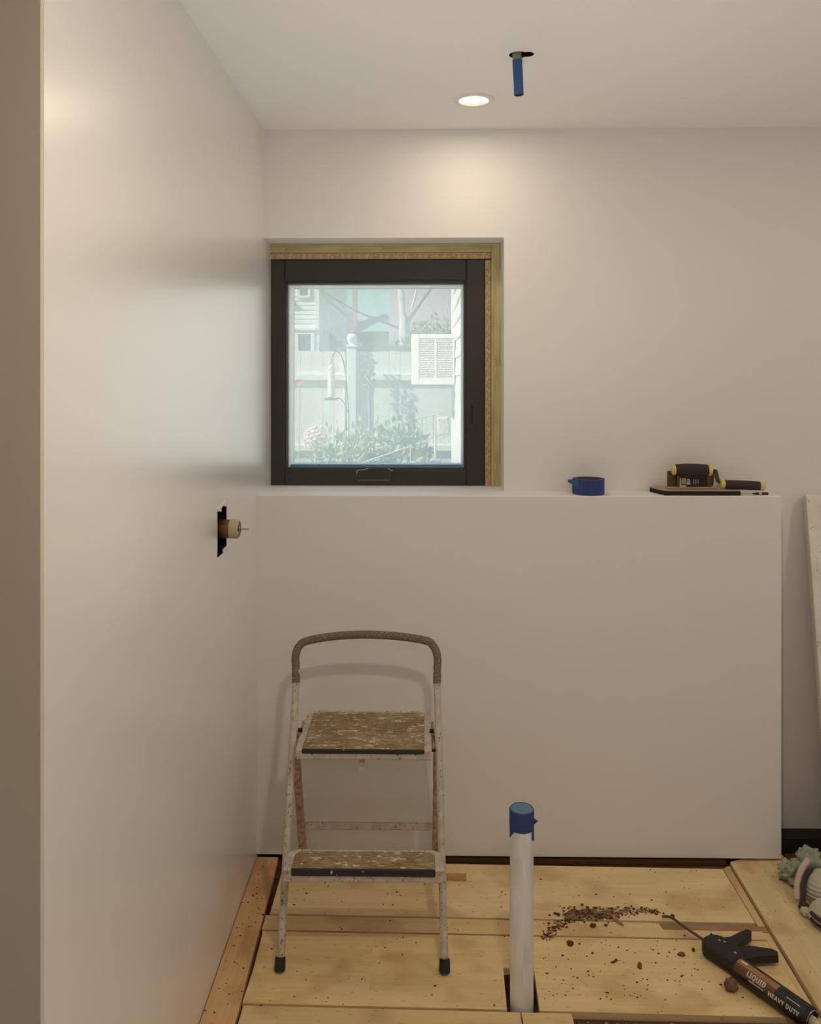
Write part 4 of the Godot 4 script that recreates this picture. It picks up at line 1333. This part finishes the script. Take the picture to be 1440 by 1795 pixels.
func outdoors() -> void:
	var rng := RandomNumberGenerator.new()
	rng.seed = 99
	var g := Geo.new()
	g.minmax(Vector3(-60, -0.2, -90), Vector3(60, 0.3, -3.35))
	solo("ground", g, M.lawn, "", "", Vector3(0, 0, -40), "", "structure")

	g = Geo.new()
	g.minmax(Vector3(2.65, 0.2, -9.0), Vector3(16, 0.31, 9.0))
	solo("bounce_ground", g, M.bounce_paving, "", "", Vector3(9, 0.3, 0), "", "structure")  # pale ground added to bounce daylight in through the added window
	g = Geo.new()
	g.minmax(Vector3(-7, 0.2, -6.6), Vector3(0.2, 0.315, -3.4), 0.01)
	solo("bounce_paving", g, M.bounce_paving, "", "", Vector3(-3, 0.3, -5), "", "structure")  # pale paving below the sill, added to throw sunlight up to the ceiling

	# board fence: capped post, rails, boards
	var F := -11.4
	var t := thing("board_fence", "white board fence with a middle rail and a ball-topped post across the yard", "fence", Vector3(0, 0.3, F))
	var bw := 0.1525
	for k in 56:
		g = Geo.new()
		var x := -5.2 + bw * k
		if absf(x + bw * 0.5 + 0.982) < 0.05: continue
		var hgt := 1.945 + 0.006 * sin(k * 2.3)
		g.prism(P2([x + 0.003, 0.3, x + bw - 0.003, 0.3, x + bw - 0.003, hgt - 0.018, x + bw - 0.02, hgt, x + 0.02, hgt, x + 0.003, hgt - 0.018]), F - 0.012, F + 0.012)
		part(t, "board", g, M.fence)
	for y in [1.588, 0.62]:
		g = Geo.new()
		g.minmax(Vector3(-5.2, y - 0.043, F + 0.012), Vector3(3.3, y + 0.043, F + 0.075), 0.006)
		part(t, "rail", g, M.white_out)
	for px in [-3.42, -0.982, 1.456]:
		g = Geo.new()
		g.minmax(Vector3(px - 0.063, 0.3, F + 0.0), Vector3(px + 0.063, 2.0, F + 0.13), 0.008)
		var po := part(t, "post", g, M.white_out)
		g = Geo.new()
		g.box(Vector3(px, 2.015, F + 0.065), Vector3(0.165, 0.035, 0.165), 0.01)
		g.lathe(P2([0.04, 0.0, 0.035, 0.02, 0.058, 0.045, 0.072, 0.09, 0.060, 0.135, 0.025, 0.155, 0.0, 0.158]), 18, Transform3D(Basis(), Vector3(px, 2.03, F + 0.065)), true)
		part(po, "post_cap", g, M.white_out, "round ball cap")

	# white clapboard house at the left
	t = thing("clapboard_house", "white clapboard house beyond the fence at the left with a small window", "house", Vector3(-4.5, 0.3, -19))
	g = Geo.new()
	g.minmax(Vector3(-7.5, 0.3, -26.4), Vector3(-2.44, 5.0, -19.03))
	part(t, "wall", g, M.siding)
	for k in 22:
		g = Geo.new()
		var y := 2.30 + 0.105 * k
		g.prism(P2([0.0, y, 0.030, y, 0.012, y + 0.108, 0.0, y + 0.108]), -6.0, -2.47, Transform3D(Basis(Vector3(0, 0, 1), Vector3(0, 1, 0), Vector3(1, 0, 0)), Vector3(0, 0, -19.03)))
		part(t, "clapboard", g, M.siding)
	g = Geo.new()
	g.minmax(Vector3(-2.50, 0.3, -19.05), Vector3(-2.40, 5.0, -18.985))
	part(t, "corner_board", g, M.white_out)
	g = Geo.new()
	ring(g, -2.97, -2.50, 2.10, 2.66, [0.09, 0.09, 0.09, 0.09], -19.03, -18.965)
	g.minmax(Vector3(-3.02, 2.66, -19.03), Vector3(-2.47, 2.72, -18.93))
	var wn := part(t, "window_frame", g, M.white_out)
	g = Geo.new()
	g.minmax(Vector3(-2.88, 2.19, -19.03), Vector3(-2.59, 2.57, -18.99))
	part(wn, "pane", g, M.shade_glass)
	g = Geo.new()
	ring(g, -2.90, -2.60, 3.41, 3.66, [0.055, 0.055, 0.055, 0.055], -19.03, -18.95)
	wn = part(t, "vent_frame", g, M.white_out)
	g = Geo.new()
	g.minmax(Vector3(-2.85, 3.46, -19.03), Vector3(-2.65, 3.61, -18.97))
	part(wn, "vent_panel", g, M.shade_glass)
	g = Geo.new()
	g.prism(P2([-3.6, 3.30, -2.95, 3.30, -3.45, 3.75, -3.6, 3.75]), -19.0, -18.9)
	part(t, "awning", g, M.shade_glass)
	g = Geo.new()
	g.tube([Vector3(-2.40, 3.62, -19.4), Vector3(-2.40, 3.50, -26.3)], 0.05, 8)
	part(t, "gutter", g, M.white_out)
	g = Geo.new()
	g.minmax(Vector3(-2.44, 2.95, -23.3), Vector3(-2.38, 3.45, -22.3))
	part(t, "shutter", g, M.white_out)
	for k in 2:
		g = Geo.new()
		g.minmax(Vector3(-2.44, 2.42 + 0.10 * k, -22.6), Vector3(-2.2, 2.455 + 0.10 * k, -21.2))
		part(t, "step", g, M.white_out)
	g = Geo.new()
	g.box(Vector3(-2.1, 2.63, -22.0), Vector3(0.9, 0.07, 1.6), 0.0, Basis(Vector3(0, 0, 1), -0.42))
	part(t, "porch_roof", g, M.white_out)

	# house with the green roof, farther off
	t = thing("green_roofed_house", "distant house under a wide blue-green shingle roof behind the fence post", "house", Vector3(-2.5, 0.3, -36))
	g = Geo.new()
	g.minmax(Vector3(-5.8, 0.3, -41), Vector3(-0.5, 3.9, -36))
	part(t, "wall", g, M.siding)
	for k in 11:
		g = Geo.new()
		var bs := Basis(Vector3.RIGHT, -0.95)
		var s := 0.27 * k
		g.box(Vector3(-3.0, 3.75 + s * cos(0.95) * 1.35, -35.5 - s * 1.1), Vector3(5.4, 0.05, 0.62), 0.01, Basis(Vector3.RIGHT, 0.9))
		part(t, "shingle_course", g, M.teal_roof)
	g = Geo.new()
	g.minmax(Vector3(-3.02, 3.6, -35.6), Vector3(-2.84, 5.35, -35.2))
	part(t, "chimney", g, M.brick_out)
	g = Geo.new()
	g.minmax(Vector3(-3.1, 2.5, -35.98), Vector3(-2.2, 3.5, -35.9))
	part(t, "window_pane", g, M.shade_glass)

	t = thing("grey_roofed_house", "distant house with a wide pale grey roof behind the bare tree", "house", Vector3(1.0, 0.3, -30))
	g = Geo.new()
	g.minmax(Vector3(-1.0, 0.3, -34), Vector3(5.0, 2.75, -30))
	part(t, "wall", g, M.siding)
	for k in 8:
		g = Geo.new()
		g.minmax(Vector3(-1.02, 2.05 + 0.09 * k, -30.0), Vector3(5.0, 2.085 + 0.09 * k, -29.96))
		part(t, "clapboard", g, M.white_out)
	g = Geo.new()
	g.prism(P2([-29.65, 2.70, -32.1, 5.5, -34.6, 2.70]), -1.25, 5.3, Transform3D(Basis(Vector3(0, 0, 1), Vector3(0, 1, 0), Vector3(1, 0, 0)), Vector3.ZERO))
	part(t, "roof", g, M.pink_roof)
	g = Geo.new()
	g.minmax(Vector3(-2.60, 0.3, -28.2), Vector3(-2.42, 3.82, -28.0))
	solo("utility_post", g, M.brick_out, "pinkish post standing behind the fence left of the ball cap", "post", Vector3(-2.5, 2.3, -28.1))

	# cable across
	g = Geo.new()
	g.tube(spline([Vector3(-2.42, 3.62, -19.0), Vector3(-1.5, 3.05, -18.2), Vector3(-0.66, 2.66, -17.0), Vector3(-0.40, 2.50, -16.0)], 6), 0.022, 8)
	solo("cable", g, M.wire, "dark cable sloping down from the clapboard house towards the tree", "cable", Vector3(-1.5, 3.0, -18.2))

	# bare tree
	t = thing("tree", "pale bare tree forking above the green shrub behind the fence", "tree", Vector3(-0.33, 0.3, -16))
	g = Geo.new()
	g.tube(spline([Vector3(-0.33, 0.3, -16), Vector3(-0.35, 1.6, -16), Vector3(-0.37, 2.5, -16), Vector3(-0.36, 2.75, -16)], 6), 0.13, 12, true, 0.095)
	var tk := part(t, "trunk", g, M.bark)
	g = Geo.new()
	g.tube(spline([Vector3(-0.38, 2.62, -16), Vector3(-0.42, 3.0, -16.0), Vector3(-0.46, 3.6, -16.1), Vector3(-0.52, 4.4, -16.1)], 6), 0.08, 10, true, 0.05)
	part(tk, "branch", g, M.bark)
	g = Geo.new()
	g.tube(spline([Vector3(-0.34, 2.65, -16), Vector3(-0.17, 2.88, -15.95), Vector3(0.02, 3.15, -15.9), Vector3(0.24, 3.42, -15.9), Vector3(0.6, 3.9, -15.8)], 6), 0.055, 10, true, 0.03)
	part(tk, "branch", g, M.bark_dark)
	g = Geo.new()
	g.tube(spline([Vector3(-0.30, 2.7, -16), Vector3(-0.20, 3.0, -16.05), Vector3(-0.12, 3.4, -16.1), Vector3(-0.05, 4.0, -16.1)], 6), 0.035, 10, true, 0.02)
	part(tk, "branch", g, M.bark)

	g = Geo.new()
	leafy(g, rng, Vector3(0.30, 1.95, -13.4), Vector3(0.75, 0.62, 0.5), 1500, 0.09)
	leafy(g, rng, Vector3(-0.32, 1.85, -13.2), Vector3(0.30, 0.35, 0.3), 350, 0.08)
	var gt := Geo.new()
	gt.tube([Vector3(0.25, 0.3, -13.4), Vector3(0.3, 1.9, -13.4)], 0.05, 8)
	t = thing("shrub", "green leafy shrub rising over the fence beside the white louvred box", "shrub", Vector3(0.25, 0.3, -13.4))
	part(t, "foliage", g, M.leaf_a, "", "stuff")
	part(t, "stem", gt, M.bark_dark)
	t = thing("shrub", "leaf clump standing in for tree shade on the fence right of the ball-topped post", "shrub", Vector3(-0.72, 0.3, -11.1))  # foliage put here as the tree shade falling on the fence
	g = Geo.new()
	leafy(g, rng, Vector3(-0.76, 1.66, -11.15), Vector3(0.10, 0.30, 0.05), 150, 0.06)
	part(t, "foliage", g, M.leaf_a, "", "stuff")
	gt = Geo.new()
	gt.tube([Vector3(-0.72, 0.3, -11.1), Vector3(-0.73, 1.7, -11.12)], 0.02, 8)
	part(t, "stem", gt, M.bark_dark)

	# garden plants
	var beds := [
		[-0.66, 0.66, -7.5, 0.20, 0.42, 0.2, 420, 0.075, "leaf_c", "tall pale feathery plant growing below the bird feeder"],
		[-0.55, 0.85, -7.9, 0.18, 0.35, 0.2, 240, 0.08, "leaf_b", "leafy green plant behind the feathery one at the fence post"],
		[-0.22, 0.85, -7.8, 0.26, 0.36, 0.25, 420, 0.085, "leaf_a", "round green bush in the middle of the garden bed"],
		[0.00, 0.66, -7.0, 0.24, 0.28, 0.25, 320, 0.07, "leaf_c", "low straw coloured plant at the right of the garden bed"],
		[-0.92, 0.70, -8.2, 0.22, 0.42, 0.25, 260, 0.08, "leaf_a", "dark green plant behind the white flower ball"],
		[-0.30, 0.45, -6.2, 0.45, 0.18, 0.25, 380, 0.06, "straw", "dry pale ground plants nearest the window"],
	]
	for bd in beds:
		t = thing("garden_plant", bd[9], "plant", Vector3(bd[0], 0.3, bd[2]))
		g = Geo.new()
		leafy(g, rng, Vector3(bd[0], bd[1], bd[2]), Vector3(bd[3], bd[4], bd[5]), bd[6], bd[7])
		part(t, "foliage", g, M[bd[8]], "", "stuff")
		g = Geo.new()
		for k in 5:
			var x: float = bd[0] + bd[3] * (k - 2) * 0.3
			g.tube([Vector3(x, 0.3, bd[2]), Vector3(x + 0.02 * (k - 2), bd[1] + bd[4] * 0.6, bd[2])], 0.006, 6)
		part(t, "stem", g, M.leaf_b)

	# flower ball
	t = thing("flower_ball", "large round white flower head on a stalk close outside the pane", "flower", Vector3(-0.545, 0.3, -4.2))
	g = Geo.new()
	for i in 260:
		var y := 1.0 - 2.0 * (i + 0.5) / 260.0
		var a := i * 2.39996
		var d := Vector3(sqrt(1 - y * y) * cos(a), y, sqrt(1 - y * y) * sin(a))
		var sd := d.cross(Vector3(sin(i * 1.7), cos(i * 2.9), 0.3)).normalized()
		g.leaf(Vector3(-0.550, 1.287, -4.2) + d * 0.050, (d + sd * 0.8).normalized(), sd.cross(d), 0.018, 0.014)
	g.blob(Vector3(-0.550, 1.287, -4.2), Vector3.ONE * 0.052, 0.1, 3, 10, 14)
	for k in 4: g.leaf(Vector3(-0.560 + 0.012 * k, 1.335, -4.2), Vector3(-0.25 + 0.2 * k, 1, 0).normalized(), Vector3.RIGHT, 0.034, 0.008)
	part(t, "petals", g, M.petal, "", "stuff")
	g = Geo.new()
	g.tube(spline([Vector3(-0.53, 0.3, -4.2), Vector3(-0.54, 0.9, -4.2), Vector3(-0.55, 1.25, -4.2)], 5), 0.007, 8)
	part(t, "stalk", g, M.leaf_c)

	t = thing("orange_flower", "small orange blossom at the far left of the window view", "flower", Vector3(-0.64, 0.3, -4.2))
	g = Geo.new()
	for k in 9:
		var a := TAU * k / 9.0
		g.leaf(Vector3(-0.632, 1.571, -4.2), Vector3(cos(a), sin(a), 0.25).normalized(), Vector3(-sin(a), cos(a), 0), 0.022, 0.013)
	part(t, "petals", g, M.orange)
	g = Geo.new()
	g.tube([Vector3(-0.64, 0.3, -4.21), Vector3(-0.632, 1.565, -4.205)], 0.003, 6)
	part(t, "stalk", g, M.leaf_c)

	# hook and feeder
	var z := -6.5
	t = thing("shepherd_hook", "thin dark garden hook curving over to carry the bird feeder", "garden hook", Vector3(-0.59, 0.3, z))
	g = Geo.new()
	g.tube(spline([Vector3(-0.588, 0.3, z), Vector3(-0.588, 1.2, z), Vector3(-0.592, 1.36, z), Vector3(-0.61, 1.60, z), Vector3(-0.635, 1.73, z), Vector3(-0.668, 1.79, z), Vector3(-0.70, 1.785, z), Vector3(-0.722, 1.745, z), Vector3(-0.724, 1.71, z)], 6), 0.0045, 8)
	part(t, "pole", g, M.hook)
	g = Geo.new()
	g.tube(spline([Vector3(-0.588, 1.30, z), Vector3(-0.62, 1.38, z), Vector3(-0.655, 1.425, z), Vector3(-0.68, 1.435, z)], 6), 0.0035, 8)
	part(t, "brace", g, M.hook)
	t = thing("bird_feeder", "clear tube bird feeder with a green seed dish hanging from the garden hook", "bird feeder", Vector3(-0.726, 1.42, z))
	var fx := Transform3D(Basis(), Vector3(-0.726, 0, z))
	g = Geo.new()
	g.lathe(P2([0.0, 1.69, 0.02, 1.688, 0.034, 1.66, 0.030, 1.655, 0.028, 1.645]), 18, fx)
	var fr := part(t, "lid", g, M.feeder_tube)
	g = Geo.new()
	g.tube(spline([Vector3(-0.745, 1.66, z), Vector3(-0.735, 1.70, z), Vector3(-0.724, 1.712, z), Vector3(-0.712, 1.70, z), Vector3(-0.704, 1.66, z)], 5), 0.003, 6)
	part(fr, "hanger", g, M.hook)
	g = Geo.new()
	g.lathe(P2([0.028, 1.648, 0.028, 1.44]), 18, fx)
	part(t, "tube", g, M.feeder_tube)
	g = Geo.new()
	g.lathe(P2([0.0, 1.412, 0.045, 1.413, 0.060, 1.428, 0.058, 1.430, 0.044, 1.42, 0.0, 1.42]), 20, fx)
	part(t, "seed_dish", g, M.feeder_green, "green seed dish")
	g = Geo.new()
	g.blob(Vector3(-0.745, 1.432, z), Vector3(0.022, 0.02, 0.02), 0.3, 5)
	part(t, "seed", g, M.seed_pink)

	# wing of this house and the louvred box that sticks out of it
	t = thing("house_wing", "white clapboard side wing of the house at the right of the window view", "house", Vector3(1.2, 0.3, -4.4))
	g = Geo.new()
	g.minmax(Vector3(0.215, 0.3, -5.66), Vector3(2.6, 3.0, -3.12))
	part(t, "wall", g, M.white_out)
	for k in 24:
		g = Geo.new()
		var y := 0.4 + 0.11 * k
		g.prism(P2([0.215, y, 0.200, y, 0.211, y + 0.113, 0.215, y + 0.113]), -5.60, -3.14)
		part(t, "clapboard", g, M.white_out)
	g = Geo.new()
	g.minmax(Vector3(0.19, 0.3, -5.68), Vector3(0.30, 3.0, -5.585), 0.004)
	part(t, "corner_board", g, M.white_out)
	t = thing("air_conditioner", "white louvred air conditioner sticking out of the clapboard wing", "air conditioner", Vector3(0.06, 1.54, -5.4))
	g = Geo.new()
	var zf := -5.32
	ring(g, -0.078, 0.20, 1.548, 1.872, [0.050, 0.012, 0.040, 0.028], zf - 0.20, zf, 0.004)
	g.minmax(Vector3(-0.07, 1.555, zf - 0.20), Vector3(0.195, 1.865, zf - 0.02))
	g.minmax(Vector3(0.070, 1.58, zf - 0.03), Vector3(0.084, 1.85, zf - 0.001))
	part(t, "case", g, M.white_out)
	for col in [[-0.028, 0.070], [0.084, 0.188]]:
		for k in 22:
			g = Geo.new()
			var y := 1.595 + 0.0115 * k
			g.box(Vector3((col[0] + col[1]) * 0.5, y, zf - 0.008), Vector3(col[1] - col[0], 0.0022, 0.012), 0.0, Basis(Vector3.RIGHT, 0.75))
			part(t, "louvre", g, M.white_out)
		g = Geo.new()
		g.minmax(Vector3(col[0], 1.585, zf - 0.0205), Vector3(col[1], 1.848, zf - 0.019))
		part(t, "grille_back", g, M.vent_dark)

	# stakes and a chair at the end of the bed
	for k in 3:
		g = Geo.new()
		var ends = [[Vector3(-0.56, 0.83, -7.3), Vector3(-0.10, 0.99, -7.3)], [Vector3(-0.10, 0.3, -7.3), Vector3(-0.115, 1.0, -7.3)], [Vector3(-0.14, 1.19, -7.8), Vector3(0.12, 1.24, -7.8)]][k]
		g.tube(ends, 0.008, 6)
		solo("garden_stake", g, M.straw, ["long yellow cane lying slantwise low across the garden plants", "upright yellow cane standing in the garden bed", "short yellow cane leaning above the round green bush"][k], "cane", ends[0])
	t = thing("garden_chair", "white garden chair with a pale pink back at the right of the yard", "chair", Vector3(0.2, 0.3, -7.6))
	g = Geo.new()
	g.box(Vector3(0.185, 1.14, -7.72), Vector3(0.11, 0.17, 0.03), 0.012, Basis(Vector3(0, 0, 1), 0.1))
	part(t, "backrest", g, M.petal, "pale pink back")
	g = Geo.new()
	g.box(Vector3(0.2, 0.78, -7.55), Vector3(0.2, 0.03, 0.3), 0.01)
	part(t, "seat", g, M.white_out)
	for q in [[0.11, -7.7], [0.29, -7.7], [0.11, -7.42], [0.29, -7.42]]:
		g = Geo.new()
		g.tube([Vector3(q[0], 0.3, q[1]), Vector3(q[0], 1.05 if q[1] < -7.6 else 0.78, q[1])], 0.012, 8)
		part(t, "leg", g, M.white_out)
